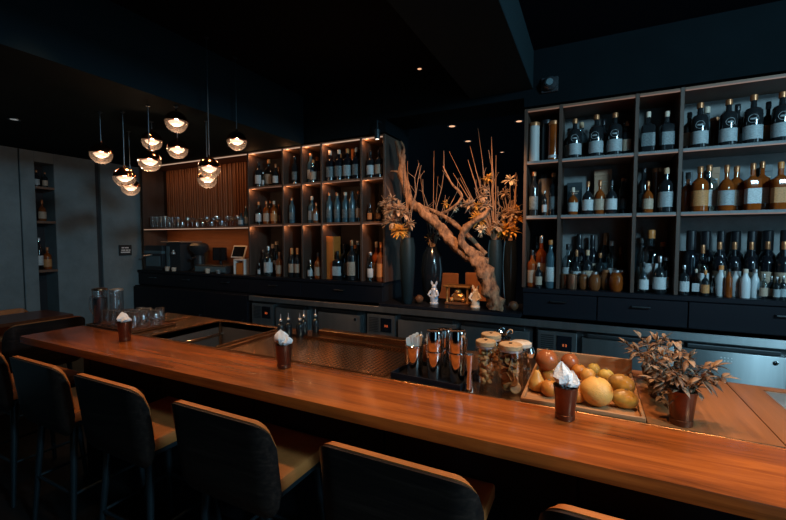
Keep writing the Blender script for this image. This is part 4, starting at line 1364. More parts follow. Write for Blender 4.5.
arrangement('dried tan plumes and gold flower in the leftmost blue grey vase', V1, [(405, 163, 2.93, .012), (407.5, 161, 2.93, .006)],
            [(399, 231, 2.91, .07, 'flower_gold', 60), (392, 222, 2.93, .08, 'flower_tan', 46), (398, 210, 2.93, .08, 'flower_tan', 46), (389, 211, 2.93, .065, 'flower_tan', 36), (384, 205, 2.93, .05, 'flower_tan', 26),
             (392, 199, 2.93, .05, 'flower_tan', 26), (405, 214, 2.93, .06, 'flower_tan', 30), (410, 224, 2.93, .05, 'flower_tan', 24)],
            [(386, 183, 2.93), (382, 196, 2.93), (418, 163, 2.93), (421, 165, 2.93)])
arrangement('sparse brown twigs in the rounded black vase behind the limb', V2, [(434, 151, 3.19, .006), (418, 160, 3.19, .005), (438, 176, 3.19, .005)],
            [(429, 239, 3.19, .045, 'flower_gold', 24), (437, 236, 3.19, .04, 'flower_tan', 20), (446, 204, 3.19, .04, 'flower_gold', 22), (455, 209, 3.19, .03, 'flower_cream', 20)],
            [(460, 179, 3.19), (424, 180, 3.21), (447, 196, 3.19), (426, 200, 3.19), (446, 150, 3.20)])
arrangement('tall reeds and gold blooms in the vase behind the trunk', V3, [(491.5, 137, 3.23, .013), (496, 155, 3.23, .008), (468, 160, 3.21, .012), (478, 128, 3.27, .006), (470, 146, 3.25, .008), (460, 178, 3.19, .008), (449, 151, 3.21, .006), (453, 173, 3.19, .008), (442, 170, 3.21, .008)],
            [(478, 219, 3.19, .07, 'flower_gold', 55), (470, 205, 3.19, .06, 'flower_tan', 36), (486, 206, 3.19, .06, 'flower_tan', 36), (488, 178, 3.19, .045, 'flower_gold', 26), (484, 196, 3.19, .05, 'flower_tan', 28), (478, 206, 3.19, .045, 'flower_gold', 26), (485, 189, 3.19, .04, 'flower_tan', 24),
             (462, 204, 3.19, .04, 'flower_tan', 24), (497, 226, 3.19, .06, 'flower_tan', 36), (481, 230, 3.19, .05, 'flower_cream', 26)],
            [(483, 161, 3.21), (488, 150, 3.23), (476, 170, 3.22), (493, 165, 3.22), (500, 185, 3.19), (466, 190, 3.19), (474, 180, 3.19)])
arrangement('brushy dried stems with a cream star flower in the glossy right vase', V4, [(517, 175, 3.27, .010), (516, 182, 3.27, .008), (512, 200, 3.27, .014), (508, 204, 3.25, .014), (517, 205, 3.27, .008)],
            [(510, 180, 3.25, .055, 'flower_cream', 22), (504, 230, 3.25, .075, 'flower_gold', 60), (513, 232, 3.27, .055, 'flower_gold', 40), (505, 193, 3.27, .045, 'flower_tan', 24), (513, 214, 3.27, .07, 'flower_tan', 40),
             (503, 214, 3.27, .06, 'flower_tan', 36), (517, 220, 3.27, .055, 'flower_gold', 34), (517, 208, 3.27, .03, 'flower_gold', 20), (498, 234, 3.25, .05, 'flower_tan', 30)],
            [(516, 173, 3.27), (500, 190, 3.27), (505, 185, 3.27), (517, 190, 3.27), (510, 195, 3.27), (498, 200, 3.27)])


def figurine(label, px_, Y, h, m):
    a = atZ(px_, 302, ZC)
    p = atY(px_, 295, Y)
    t = thing('figurine', label, 'figurine', (p.x, Y, ZC), 0, 'small figurines on the ledge')
    MB().lathe([(.036, 0), (.036, .012), (.03, .016)], 20).build('plinth', m, t)
    b = MB()
    b.lathe([(.03, .0165), (.036, .04), (.028, .075), (.022, .10), (.027, .12), (.012, h * .86)], 20, scale=(1, .8))
    b.ball((0, 0, h * .86), .019)
    b.leaf((-.012, 0, h * .9), (-.3, 0, 1), (0, 1, 0), .045, .02, 0, .2)
    b.leaf((.012, 0, h * .9), (.3, 0, 1), (0, 1, 0), .045, .02, 0, .2)
    b.tube([(-.024, -.005, .11), (-.042, -.02, .075), (-.02, -.032, .06)], [.011, .010, .008], 8)
    b.tube([(.024, -.005, .11), (.042, -.02, .075), (.02, -.032, .06)], [.011, .010, .008], 8)
    b.build('body', m, t)
    return t


figurine('blue and white porcelain figurine left of the small shrine', 434, 3.06, .165, M['porcelain'])
figurine('cream figurine between the small shrine and the branch trunk', 475.5, 3.03, .15, M['porcelain_warm'])
sh = thing('small_shrine', 'small carved dark shrine with a gold figure, under the branch fork', 'ornament', (-.955, 3.12, ZC))
MB().box((-.10, -.05, 0), (.10, .07, .02), .004, 1).build('plinth', M['dark_carving'], sh)
for sx in (-.085, .085):
    MB().lathe([(.014, .02), (.010, .03), (.010, .13), (.014, .14)], 12, (sx, -.03, 0)).build('pillar', M['gold_carving'], sh)
MB().box((-.112, -.055, .141), (.112, .07, .158), .004, 1).build('roof', M['gold_carving'], sh)
MB().box((-.09, .055, .0205), (.09, .068, .140)).build('back_panel', M['dark_carving'], sh, smooth=False)
g = MB().ball((0, 0, .062), .045, (1.25, .7, .9), seg=18, jit=.35, js=40)
g.ball((0, -.01, .105), .026, jit=.2, js=40)
g.ball((-.05, -.015, .04), .021, jit=.3, js=40).ball((.05, -.015, .04), .021, jit=.3, js=40)
g.build('gold_figure', M['gold_carving'], sh)
for k, (px_, lab_) in enumerate(((421, 'round brown wooden ball on the ledge between the left vases'), (518, 'round brown wooden ball on the ledge below the right vase'))):
    p = atY(px_, 300, 3.06)
    o = MB().ball((0, 0, .036), .036, (1, 1, 1), jit=.1).build('wooden_ball', M['dark_carving'])
    o.location = (p.x if k == 0 else -.50, 3.02, ZC)
    tag(o, lab_, 'ornament', 'wooden balls on the ledge')

# chairs in the room behind
for k, (px_, Y) in enumerate(((443, 6.2), (480, 6.4))):
    p = atY(px_, 276, Y)
    ch = thing('lounge_chair', ['orange backed chair in the room behind, seen left of the trunk', 'orange backed chair in the room behind, half hidden by the trunk'][k], 'chair', (p.x, Y, 0), 0, 'chairs in the room behind')
    h = atY(px_, 273, Y).z
    MB().box((-.25, .0, .50), (.25, .07, h), .05, 4).build('backrest', M['leather'], ch)
    MB().box((-.25, -.45, .42), (.25, .02, .50), .03, 3).build('seat', M['leather'], ch)
    for sx in (-.21, .21):
        for sy in (-.40, .04):
            MB().tube([(sx, sy, 0), (sx, sy, .42)], .015, 8).build('leg', M['black_metal'], ch)

# ------------------------------------------------------------------ bar things
ZB = 1.0505   # top of the wood
ZS = 1.0405   # top of the steel


def cup(label, p, h, r):
    t = thing('copper_tumbler', label, 'tumbler', p, 0, 'copper tumblers on the bar')
    k = h
    MB().lathe([(r * .78, 0), (r * .80, .003), (r * .80, k * .16), (r * .76, k * .17), (r * .78, k * .19), (r, k), (r * .93, k), (r * .72, k * .2), (0, k * .19)], 28).build('body', M['copper_cup'], t)
    MB().lathe([(r * .94, k - .001), (r * 1.02, k + .001), (r * 1.02, k + .004), (r * .94, k + .003)], 28, cap=(False, False)).build('rim', M['copper_cup'], t)
    return t


def napkin(label, p, h, r, seed):
    m = MB()
    # two crumpled folded tissues: a tall pointed one and a lower one beside it
    for s, (ox, oy, hh, rr, lean, rz) in enumerate(((-.26, -.1, 1.0, .70, -.22, .3), (.42, .05, .70, .62, .30, -.5))):
        rows = []
        for v, w in ((0, .50), (.14, .62), (.26, .9), (.34, 1.40), (.5, 1.62), (.66, 1.45), (.82, .95), (.94, .4), (1, .06)):
            row = []
            for k in range(26):
                a = 2 * pi * k / 26
                d = Vector((cos(a) * 1.6, sin(a) * 1.6, v * 1.8 + seed * 3 + s * 9))
                f = 1 + (.45 * noise.noise(d) + .40 * abs(noise.noise(d * 1.9)) - .12) * min(1, v * 3) + .02 * (1 if k % 2 else -1) * min(1, v * 3)
                sq = 1 - .55 * v * v
                if v < .2:
                    f = min(f, 1.0)
                q = Vector((cos(a) * w * rr * r * f, sin(a) * w * rr * r * f * sq, h * hh * v + .10 * h * noise.noise(d * 1.3) * v))
                q = Matrix.Rotation(rz, 3, 'Z') @ q
                row.append(q + Vector((ox * r * (.35 + .65 * v) + lean * r * v, oy * r, 0)))
            rows.append(row)
        m._grid(rows, True, True, True)
    o = m.build('paper_napkin', M['napkin'], None, ang=28)
    o.location = p
    return tag(o, label, 'napkin', 'paper napkins in copper tumblers')


for k, (x, y, h, r, w_, hn) in enumerate(((125, 340.5, .118, .040, 'left end of the bar', .085), (284, 367, .112, .041, 'bar in front of the drainboard', .10), (565, 418, .112, .040, 'bar before the fruit crate', .115))):
    p = atZ(x, y, ZB)
    cup(['copper tumbler of napkins by the jugs at the bar end', 'copper tumbler of napkins in front of the ridged drainboard', 'copper tumbler of napkins in front of the fruit crate'][k], p, h, r)
    napkin(['white paper napkin in the tumbler by the jugs', 'white paper napkin in the tumbler before the drainboard', 'white paper napkin in the tumbler before the fruit'][k], p + Vector((0, 0, h * .87)), hn * .86, r * .74, 3 + k)


def glass_obj(name, prof, m, parent, loc=(0, 0, 0), seg=28):
    return MB().lathe(prof, seg, loc, cap=(True, False)).build(name, m, parent, ang=50)


# tray of jugs and upturned glasses at the left end
tr = thing('serving_tray', 'flat brown serving tray under the jugs and upturned glasses', 'tray', (-2.995, 1.735, ZS))
MB().box((-.28, -.165, 0), (.26, .165, .012), .004, 1).build('base', M['edge_wood'], tr)
rim_ = MB()
for a, b in (((-.28, -.165, .0121), (.26, -.157, .02)), ((-.28, .157, .0121), (.26, .165, .02)), ((-.28, -.157, .0121), (-.272, .157, .02)), ((.252, -.157, .0121), (.26, .157, .02))):
    rim_.box(a, b)
rim_.build('rim', M['steel_warm'], tr, smooth=False)
zt2 = ZS + .0125
for k, (x, y, h, r, lab_) in enumerate(((-3.216, 1.638, .25, .047, 'tall glass water jug with dark bottom and metal lid, left of two'), (-3.188, 1.737, .235, .044, 'tall glass water jug with side handle, right of two'))):
    j = thing('water_jug', lab_, 'jug', (x, y, zt2), -.35 if k else -1.2, 'glass jugs on the tray')
    glass_obj('glass', [(r * .95, 0), (r, .008), (r, h * .96), (r * 1.04, h)], M['clear_glass'], j)
    MB().lathe([(r * .90, .0125), (r * .90, h * (.78 if k == 0 else .4)), (0, h * (.785 if k == 0 else .405))], 24).build('water', M['device'] if k == 0 else M['jar_glass'], j)
    MB().lathe([(r * 1.05, h + .001), (r * 1.05, h + .012), (r * .5, h + .018), (0, h + .019)], 24).build('lid', M['steel_warm'] if k == 0 else M['steel'], j)
    MB().tube(smooth_path([(r * .98, 0, h * .85), (r * 1.75, 0, h * .82), (r * 1.85, 0, h * .5), (r * .98, 0, h * .28)], 6), .006, 8).build('handle', M['clear_glass'], j)
gm = None
gpos = [(-3.11, 1.625), (-3.035, 1.625), (-2.96, 1.63), (-2.885, 1.63), (-2.81, 1.64), (-2.985, 1.705), (-2.91, 1.71), (-2.835, 1.715), (-2.782, 1.772), (-2.975, 1.785), (-2.90, 1.79), (-2.85, 1.85)]
for k, (x, y) in enumerate(gpos):
    if gm is None:
        gm = MB().lathe([(.034, 0), (.035, .002), (.031, .112), (.026, .118), (0, .118)], 24, cap=(False, False)).build('tumbler_glass', M['clear_glass'], ang=50)
        md = gm.modifiers.new('solid', 'SOLIDIFY')
        md.thickness = .0022
        md.offset = -1
        o = gm
    else:
        o = gm.copy()
        C.objects.link(o)
    o.location = (x, y, zt2)
    row = ['front', 'middle', 'rear'][0 if k < 5 else 1 if k < 9 else 2]
    idx = k if k < 5 else k - 5 if k < 9 else k - 9
    tag(o, f"upturned clear tumbler, {ORD[idx]} from left in the {row} row on the tray beside the jugs", 'glass', 'upturned glasses on the tray')

# bitters bottles on the back ledge by the drainboard
for k, (x, y) in enumerate(((-1.79, 1.965), (-1.775, 2.02), (-1.70, 2.045), (-1.71, 2.10), (-1.66, 2.16))):
    zz = 1.0305 if y < 2.05 else ZS
    t = thing('bitters_bottle', f"small dark bitters bottle with metal pourer, {['nearest', 'second', 'middle', 'fourth', 'furthest'][k]} in the row past the drainboard", 'bottle', (x, y, zz), 0, 'bitters bottles by the drainboard')
    MB().lathe([(.022, 0), (.024, .004), (.024, .075), (.018, .09), (.009, .097), (.009, .112)], 18).build('glass', GL['dark'], t)
    MB().lathe([(.011, .1125), (.011, .122), (.004, .128), (.0025, .16)], 14).build('pourer', M['steel'], t)
# dasher bottles left of the straw cup
for k, (x, y) in enumerate(((-.80, 1.95), (-.81, 1.83), (-.74, 1.88))):
    t = thing('dasher_bottle', f"small cut glass dasher bottle, {['by the corner of the drainboard', 'left of the cup of spoons', 'just behind the cup of spoons'][k]}", 'bottle', (x, y, ZS), 0, 'dasher bottles by the shakers')
    MB().lathe([(.026, 0), (.030, .006), (.030, .06), (.024, .08), (.011, .095), (.011, .11)], 18, sq=0).build('glass', GL['brown'] if k else GL['dark'], t)
    MB().lathe([(.013, .1105), (.012, .12), (.005, .126), (.004, .14)], 12).build('dasher_top', M['steel'], t)

# black mat tray with tins
bt_ = thing('bar_caddy', 'low black tray holding the shaker tins and the cup of spoons', 'tray', (-.628, 1.69, ZS), radians(-4))
MB().box((-.168, -.11, 0), (.168, .11, .008), .002, 1).build('base', M['black_lacquer'], bt_, smooth=False)
e_ = MB()
for a, b in (((-.168, -.11, .0081), (.168, -.104, .028)), ((-.168, .104, .0081), (.168, .11, .028)), ((-.168, -.104, .0081), (-.162, .104, .028)), ((.162, -.104, .0081), (.168, .104, .028))):
    e_.box(a, b)
e_.build('rim', M['black_lacquer'], bt_, smooth=False)
zc_ = ZS + .0085
sc_ = thing('steel_cup', 'steel cup full of pale wooden spoons beside the shaker tins', 'cup', (-.718, 1.672, zc_))
MB().lathe([(.036, 0), (.038, .003), (.041, .135), (.043, .137), (.039, .137), (.036, .006), (0, .005)], 28).build('body', M['chrome'], sc_)
MB().lathe([(.0415, .128), (.0445, .131), (.0445, .137), (.0415, .139)], 28, cap=(False, False)).build('rim', M['chrome'], sc_)
SP = MB()
pr_ = [(-.0045, 0), (-.0045, .10), (-.0085, .125), (-.0105, .145), (-.0095, .160), (-.005, .168), (.005, .168), (.0095, .160), (.0105, .145), (.0085, .125), (.0045, .10), (.0045, 0)]
fr_v = [SP.bm.verts.new((x, -.001, z)) for x, z in pr_]
bk_v = [SP.bm.verts.new((x, .001, z)) for x, z in pr_]
SP.bm.faces.new(fr_v)
SP.bm.faces.new(list(reversed(bk_v)))
for i in range(len(pr_)):
    j = (i + 1) % len(pr_)
    SP.bm.faces.new((fr_v[i], bk_v[i], bk_v[j], fr_v[j]))
sp0 = SP.build('tasting_spoon', M['stick_wood'], smooth=False)
for k in range(9):
    o = sp0 if k == 0 else sp0.copy()
    if k:
        C.objects.link(o)
    fx = -.024 + .048 * (k % 5) / 4
    fy = -.014 if k < 5 else .014
    if k >= 5:
        fx = -.018 + .036 * (k - 5) / 3
    o.location = (-.718 + fx * .38, 1.672 + fy * .7, zc_ + .008 + (.014 * ((k * 7) % 5) / 4))
    o.rotation_euler = (radians(-4 if k < 5 else 4) * (-1), radians(fx * 260), random.uniform(-.3, .3) + .25)
    tag(o, f"pale wooden tasting spoon, {ORD[k if k < 5 else k - 5]} from left in the {'front' if k < 5 else 'rear'} of the steel cup", 'spoon', 'wooden spoons in the steel cup')


def shaker(label, x, y, h):
    t = thing('shaker_tin', label, 'cocktail shaker', (x, y, zc_), 0, 'shaker tins on the black tray')
    MB().lathe([(.030, 0), (.032, .004), (.041, h * .56), (.0425, h * .565), (.0425, h * .575), (.039, h * .58)], 30).build('large_tin', M['chrome'], t)
    MB().lathe([(.0385, h * .585), (.040, h * .60), (.0375, h * .97), (.036, h), (.032, h - .002), (0, h - .003)], 30).build('small_tin', M['chrome'], t)
    return t


shaker('stacked steel shaker tins beside the cup of spoons', -.615, 1.662, .215)
shaker('stacked steel shaker tins nearest the glass jars', -.512, 1.665, .225)
shaker('stacked steel shaker tins behind the other two pairs', -.60, 1.752, .205)
jg = MB().lathe([(.021, 0), (.009, .045), (.016, .09), (.0145, .09), (.008, .05), (0, .048)], 20).build('jigger', M['chrome'])
for k, (x, y, s) in enumerate(((-.440, 1.605, 1.7), (-.425, 1.738, 1.75), (-.508, 1.757, 1.9))):
    o = jg if k == 0 else jg.copy()
    if k:
        C.objects.link(o)
    o.location = (x, y, zc_ if x < -.45 else ZS)
    o.scale = (1.1, 1.1, s)
    tag(o, ['steel jigger beside the last shaker tin on the tray', 'steel jigger between the tray and the first glass jar', 'steel jigger behind the shaker tin nearest the jars'][k], 'jigger', 'steel jiggers by the tins')


# glass jars
def jar(label, x, y, h, r, fill, style, seed):
    t = thing('glass_jar', label, 'jar', (x, y, ZS), 0, 'cork lidded glass jars')
    glass_obj('glass', [(r * .90, 0), (r, .012), (r, h * .80), (r * .88, h * .87), (r * .86, h * .90)], M['jar_glass'], t)
    MB().lathe([(r * .90, h * .905), (r * .92, h * .91), (r * .92, h * .985), (r * .86, h), (0, h * 1.003)], 28).build('lid', M['cork'], t)
    MB().lathe([(r * .885, h * .86), (r * .915, h * .865), (r * .915, h * .90), (r * .885, h * .903)], 28, cap=(False, False)).build('collar', M['steel'], t)
    MB().lathe([(.006, 0), (.007, .004), (0, .006)], 12, (0, 0, h * 1.003)).build('lid_knob', M['dark_carving'], t)
    rn = random.Random(seed)
    m = MB()
    z = .026
    while z < h * .76:
        for q in range(5 if style == 'slice' else 8):
            a = rn.uniform(0, 2 * pi)
            d = rn.uniform(.2, .48) * r if style == 'slice' else rn.uniform(.1, .62) * r
            c = Vector((d * cos(a), d * sin(a), z + rn.uniform(0, .012)))
            R3 = Matrix.Rotation(rn.uniform(0, 6.28), 3, 'Z') @ Matrix.Rotation(rn.uniform(.2, 1.5), 3, 'X')
            if style == 'slice':
                rr = r * rn.uniform(.40, .50)
                m.lathe([(rr * .3, -.001), (rr * .85, -.0022), (rr, 0), (rr * .85, .0022), (rr * .3, .001)], 14, c, rot=R3)
            else:
                m.ball(c, r * rn.uniform(.22, .30), (1.2, .9, .5), R3, seg=8, jit=.4, js=30)
        z += .021 if style == 'slice' else .017
    f = m.build('dried_fruit', M[fill], t)
    f['kind'] = 'stuff'
    return t


jar('tall glass jar of dark dried citrus slices beside the fruit crate', -.283, 1.655, .205, .051, 'dried_orange', 'slice', 2)
jar('tall glass jar of pale dried fruit pieces next to the shaker tins', -.387, 1.665, .205, .046, 'dried_pale', 'chunk', 4)
jar('glass jar of dried fruit behind the two front jars', -.395, 1.80, .205, .048, 'dried_orange', 'chunk', 6)
jar('smaller glass jar with its cork lid showing between the two front jars', -.298, 1.772, .16, .041, 'dried_pale', 'slice', 8)
wk = thing('hawthorne_strainer', 'coiled steel strainer tool standing behind the jars', 'strainer', (-.37, 1.93, ZS))
MB().lathe([(.036, 0), (.038, .003), (.044, .16), (.041, .16), (.035, .006), (0, .005)], 24).build('holder', M['chrome'], wk)
co = MB()
for q in range(4):
    pts = [Vector((.03 * cos(a) + (q - 1.5) * .012, .012 * sin(a * 1.0) , .17 + q * .008 + .014 * sin(a * 2 + q))) for a in [i * .5 for i in range(14)]]
    co.tube(pts, .003, 6)
co.build('coil', M['chrome'], wk)
bw = thing('glass_jar', 'squat glass jar with a pale lid behind the citrus jar', 'jar', (-.275, 1.88, ZS), 0, 'cork lidded glass jars')
glass_obj('glass', [(.04, 0), (.046, .01), (.046, .13), (.041, .14)], M['jar_glass'], bw)
MB().lathe([(.044, .141), (.047, .144), (.047, .158), (.04, .163), (0, .165)], 24).build('lid', M['porcelain_warm'], bw)
sg_ = thing('steel_ball_strainer', 'small round steel sieve between the citrus jar and crate', 'sieve', (-.26, 2.0, ZS))
MB().lathe([(.02, 0), (.022, .004), (.006, .01), (.006, .05), (.026, .062), (.034, .085), (.026, .108), (.0, .115)], 20).build('bowl', M['chrome'], sg_)
MB().tube([(-.03, 0, .09), (-.05, 0, .10), (-.07, .0, .098)], .004, 8).build('handle', M['chrome'], sg_)

# --------------------------------------------------------------- fruit crate
CX0, CX1, CY0, CY1 = -.228, .183, 1.565, 2.09
cb = thing('fruit_crate', 'shallow pale wooden crate of fruit on the bar station', 'crate', ((CX0 + CX1) / 2, (CY0 + CY1) / 2, ZS))
hx, hy = (CX1 - CX0) / 2, (CY1 - CY0) / 2
MB().box((-hx, -hy, 0), (hx, hy, .008)).build('bottom', M['crate_wood'], cb, smooth=False)
MB().box((-hx, -hy, .0082), (hx, -hy + .012, .024), .002, 1).build('front_board', M['crate_wood'], cb, smooth=False)
MB().box((-hx, hy - .012, .0082), (hx, hy, .085), .002, 1).build('back_board', M['crate_wood'], cb, smooth=False)
for sx in (-1, 1):
    a = sx * hx
    MB().box((min(a, a - sx * .012), -hy + .0125, .0082), (max(a, a - sx * .012), hy - .0125, .024), .002, 1).build('side_board', M['crate_wood'], cb, smooth=False)
ZCR = ZS + .0085


def fruit(name, label, cat, px_, py_, r, m, sc=(1, 1, 1), rot=(0, 0, 0), dz=0.0, leafy=False, pearish=False):
    z = ZCR + r * (sc[2] if rot == (0, 0, 0) else min(sc)) + dz
    p = atZ(px_, py_, z)
    q = r * max(sc[0], sc[1]) * .90
    p.x = max(CX0 + .014 + q, min(CX1 - .014 - q, p.x))
    p.y = max(CY0 + .014 + q, min(CY1 - .014 - q, p.y))
    t = thing(name, label, cat, p, 0, 'fruit in the crate')
    R3 = Matrix.Rotation(rot[2], 3, 'Z') @ Matrix.Rotation(rot[1], 3, 'Y') @ Matrix.Rotation(rot[0], 3, 'X')
    if pearish:
        k = r
        MB().lathe([(.02 * k, -k), (.5 * k, -.95 * k), (.88 * k, -.55 * k), (k, -.05 * k), (.86 * k, .45 * k), (.55 * k, .95 * k), (.42 * k, 1.35 * k), (.25 * k, 1.62 * k), (.03 * k, 1.68 * k)], 24, rot=R3).build('flesh', M[m], t, ang=80)
        top = R3 @ Vector((0, 0, 1.66 * k))
        MB().tube([top, top + Vector((.004, 0, .018))], [.003, .002], 6).build('stem', M['stem'], t)
    else:
        MB().ball((0, 0, 0), r, sc, R3, 26, .05, 14).build('flesh', M[m], t, ang=80)
        top = R3 @ Vector((0, 0, r * sc[2] * .985))
        s = MB().lathe([(.006, -.003), (.007, .001), (.003, .004)], 10, top, rot=R3)
        s.build('stem', M['stem'], t)
    return t


fruit('pomelo', 'large pale yellow pomelo, biggest fruit, at the front of the crate', 'fruit', 596.5, 391, .055, 'pomelo', (1.04, 1.0, .98))
fruit('mango', 'mottled mango in the front right corner of the crate', 'fruit', 630, 399.5, .040, 'mango', (1.18, .86, .86), (0, .15, .2))
fruit('mango', 'yellow green mango behind the front corner mango', 'fruit', 621.5, 384.5, .044, 'mango', (1.1, .86, .9), (0, .3, .1), .02)
fruit('pear', 'pale pear at the front left of the crate', 'fruit', 533, 382.5, .033, 'pear', rot=(0, 0, 0), pearish=True)
fruit('pear', 'pale pear behind the front left pear, by the jars', 'fruit', 536.5, 371, .029, 'pear', pearish=True, dz=.0)
fruit('orange', 'yellow brown orange between the front pear and napkin tumbler', 'fruit', 549, 388, .033, 'orange')
fruit('orange', 'small orange behind another, left of the napkin', 'fruit', 549, 376, .030, 'orange')
fruit('pomegranate', 'large red brown pomegranate at the back left of the crate', 'fruit', 547, 360, .047, 'pomegranate', dz=.05)
fruit('pomegranate', 'red brown pomegranate at the back, above the napkin', 'fruit', 570, 362, .040, 'pomegranate', dz=.018)
fruit('orange', 'orange hidden behind the napkin tumbler, right side', 'fruit', 577, 395, .029, 'orange')
fruit('orange', 'orange at the rear beside the napkin tip', 'fruit', 579, 371, .032, 'orange')
fruit('pear', 'short pale pear just behind the pomelo', 'fruit', 588, 376, .031, 'pear', pearish=False, sc=(1, 1, 1.12))
fruit('lime', 'small yellow green lime behind the pomelo and mango', 'fruit', 606, 376, .030, 'yellow_fruit', (1.1, 1, 1), dz=.01)
fruit('orange', 'small orange between the two mangoes at the crate edge', 'fruit', 633, 386, .027, 'orange')
fruit('lime', 'little yellow lime in the middle rear of the crate', 'fruit', 594, 369, .027, 'yellow_fruit')


# ------------------------------------------------------------------- herbs
def herb(label, base, pot_h, pot_r, pm, stems, seed, lm, copper=False):
    t = thing('potted_herb', label, 'plant', base, 0, 'herbs on the bar')
    if copper:
        MB().lathe([(pot_r * .78, 0), (pot_r * .80, .003), (pot_r * .80, pot_h * .16), (pot_r * .76, pot_h * .17), (pot_r * .78, pot_h * .19), (pot_r, pot_h), (pot_r * .93, pot_h), (pot_r * .72, pot_h * .2), (0, pot_h * .19)], 28).build('pot', pm, t)
    else:
        MB().lathe([(pot_r * .75, 0), (pot_r * .78, .003), (pot_r, pot_h), (pot_r * .92, pot_h), (pot_r * .7, .01), (0, .009)], 24).build('pot', pm, t)
    rn = random.Random(seed)
    lv = [MB(), MB()]
    for sx, sy, sz in stems:
        b = Vector((rn.uniform(-.3, .3) * pot_r, rn.uniform(-.3, .3) * pot_r, pot_h * .55))
        tip = Vector((sx, sy, sz))
        mid = b.lerp(tip, .5) + Vector((0, 0, .025))
        pts = smooth_path([b, mid, tip], 6)
        MB().tube(pts, [.0032 - .0018 * i / (len(pts) - 1) for i in range(len(pts))], 6).build('stem', M['stem'], t)
        for i in range(3, len(pts)):
            for q in range(2):
                a = rn.uniform(0, 6.28)
                d = Vector((cos(a), sin(a), rn.uniform(-.25, .55)))
                L = rn.uniform(.026, .055)
                lv[0 if rn.random() < .65 else 1].leaf(pts[i], d, (0, 0, 1), L, L * rn.uniform(.24, .42), rn.uniform(.1, .7), .3)
        for q in range(3):
            d = (tip - mid).normalized() + Vector((rn.uniform(-.6, .6), rn.uniform(-.6, .6), .1))
            lv[1].leaf(tip, d, (0, 0, 1), rn.uniform(.035, .06), .018, .25, .25)
    lv[0].build('leaves', M['leaf'], t, solid=.0006)
    lv[1].build('leaves', M['leaf_pale'], t, solid=.0006)
    return t


pA = atZ(681, 423.5, ZS + .006)
herb('leafy herb in a copper tumbler at the right of the bar', (pA.x, pA.y, ZS + .0065), .118, .043, M['copper_cup'],
     [(-.08, .0, .20), (.02, .02, .22), (.085, .02, .20), (-.02, -.03, .17), (.05, -.02, .17), (.11, .03, .165), (-.05, .05, .21), (-.085, -.03, .15), (.0, .05, .235), (.07, .06, .19)], 21, None, True)
herb('dark bushy herb bunch in a pot right of the fruit crate', (.265, 1.86, ZS + .0065), .06, .05, M['pot_dark'],
     [(-.075, .05, .16), (-.04, .08, .19), (.03, .07, .18), (.08, .05, .15), (-.06, -.08, .15), (.0, -.09, .14), (.05, -.1, .10), (-.02, 0, .22), (.05, 0, .2), (.0, -.13, .07), (-.02, -.18, .06), (.02, -.15, .10), (-.04, -.11, .10), (-.03, -.07, .06)], 33, None)
herb('dark purple herb clump at the back edge of the fruit crate', (.262, 2.06, ZS + .0065), .06, .045, M['pot_dark'],
     [(-.10, .0, .15), (-.05, .03, .18), (.0, -.03, .16), (-.08, -.06, .13), (.04, .02, .19)], 45, None)


# -------------------------------------------------------------------- lights
def area(name, loc, target, size, energy, col, size_y=None, spread=180):
    l = bpy.data.lights.new(name, 'AREA')
    l.energy = energy
    l.color = col
    l.size = size
    if size_y:
        l.shape = 'RECTANGLE'
        l.size_y = size_y
    l.spread = radians(spread)
    o = bpy.data.objects.new(name, l)
    C.objects.link(o)
    o.location = loc
    o.rotation_euler = (Vector(target) - Vector(loc)).to_track_quat('-Z', 'Y').to_euler()
    return o


def spot(name, loc, target, energy, col, ang=70, blend=.6, size=.04):
    l = bpy.data.lights.new(name, 'SPOT')
    l.energy = energy
    l.color = col
    l.spot_size = radians(ang)
    l.spot_blend = blend
    l.shadow_soft_size = size
    o = bpy.data.objects.new(name, l)
    C.objects.link(o)
    o.location = loc
    o.rotation_euler = (Vector(target) - Vector(loc)).to_track_quat('-Z', 'Y').to_euler()
    return o


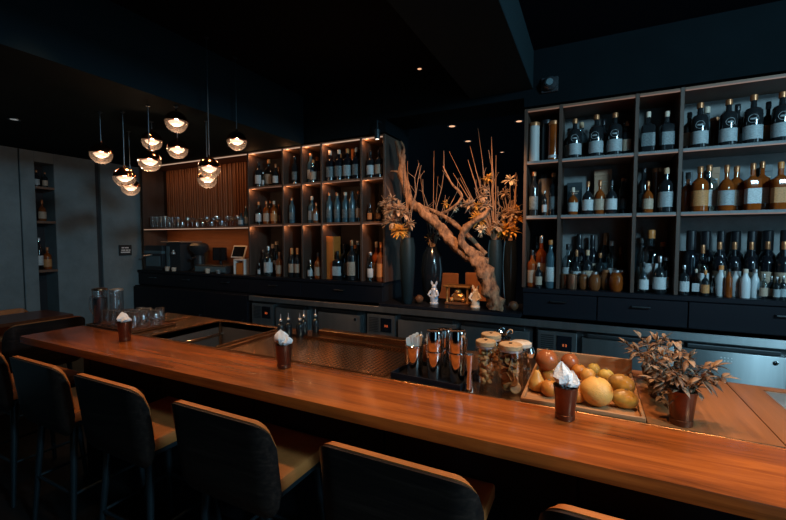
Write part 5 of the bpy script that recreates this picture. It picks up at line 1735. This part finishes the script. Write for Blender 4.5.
WARM = (1, .56, .28)
for k, (x, e) in enumerate(((-2.9, 26), (-2.1, 40), (-1.2, 48), (-.2, 64), (.35, 84), (1.1, 56))):
    spot('bar_downlight', (x, 1.80, 2.98 if x > -2.3 else 2.54), (x, 1.72, 1.05), e, WARM, 60, .7, .05)
for k, (x, e) in enumerate(((-2.2, 30), (-1.5, 34), (-.8, 38), (-.1, 42), (.7, 36))):
    spot('seat_downlight', (x, .92, 2.98), (x, 1.2, .9), e, WARM, 62, .7, .05)
spot('branch_spot', (-.62, 1.95, 2.7), (-.95, 3.05, 1.95), 160, (1, .50, .23), 58, .6, .03)
spot('lounge_downlight', (-1.1, 5.6, 2.95), (-1.1, 5.9, .8), 90, (1, .5, .25), 80, .6, .05)
# cool lamp in the ceiling at the right, and daylight from the side of the room
area('cool_ceiling_lamp', (2.1, .35, 2.96), (.3, 3.1, 1.9), .5, 140, (.44, .80, 1.0), .5)
area('cool_side_daylight', (3.3, .9, 1.9), (-3, 1.9, 1.4), 1.2, 26, (.42, .78, 1.0), 1.2)
# under-shelf glow in the till bay
area('till_strip', (-4.0, 3.06, 1.785), (-4.0, 3.16, 1.3), 1.6, 1.2, (1, .46, .17), .02)
area('slat_strip', (-4.0, 3.05, 2.525), (-4.0, 3.25, 1.9), 1.6, 1.1, (1, .48, .20), .02)
for i in range(1, 6):
    x0, x1 = LX[i] + .012, LX[i + 1] - .012
    for j in range(1, 4):
        p = bpy.data.lights.new('shelf_spot', 'POINT')
        p.energy = .38
        p.color = (1, .45, .18)
        p.shadow_soft_size = .008
        o = bpy.data.objects.new('shelf_spot', p)
        C.objects.link(o)
        o.location = (x0 + .035, YF + .02, LZ[j] - .03)

W = bpy.data.worlds.new('world')
SC.world = W
W.use_nodes = True
bg = W.node_tree.nodes['Background']
bg.inputs['Color'].default_value = (.34, .74, 1.0, 1)
bg.inputs['Strength'].default_value = 1.0

bad = {k: v for k, v in USED.items() if len(v) > 1}
if bad:
    print('DUPLABEL', bad)
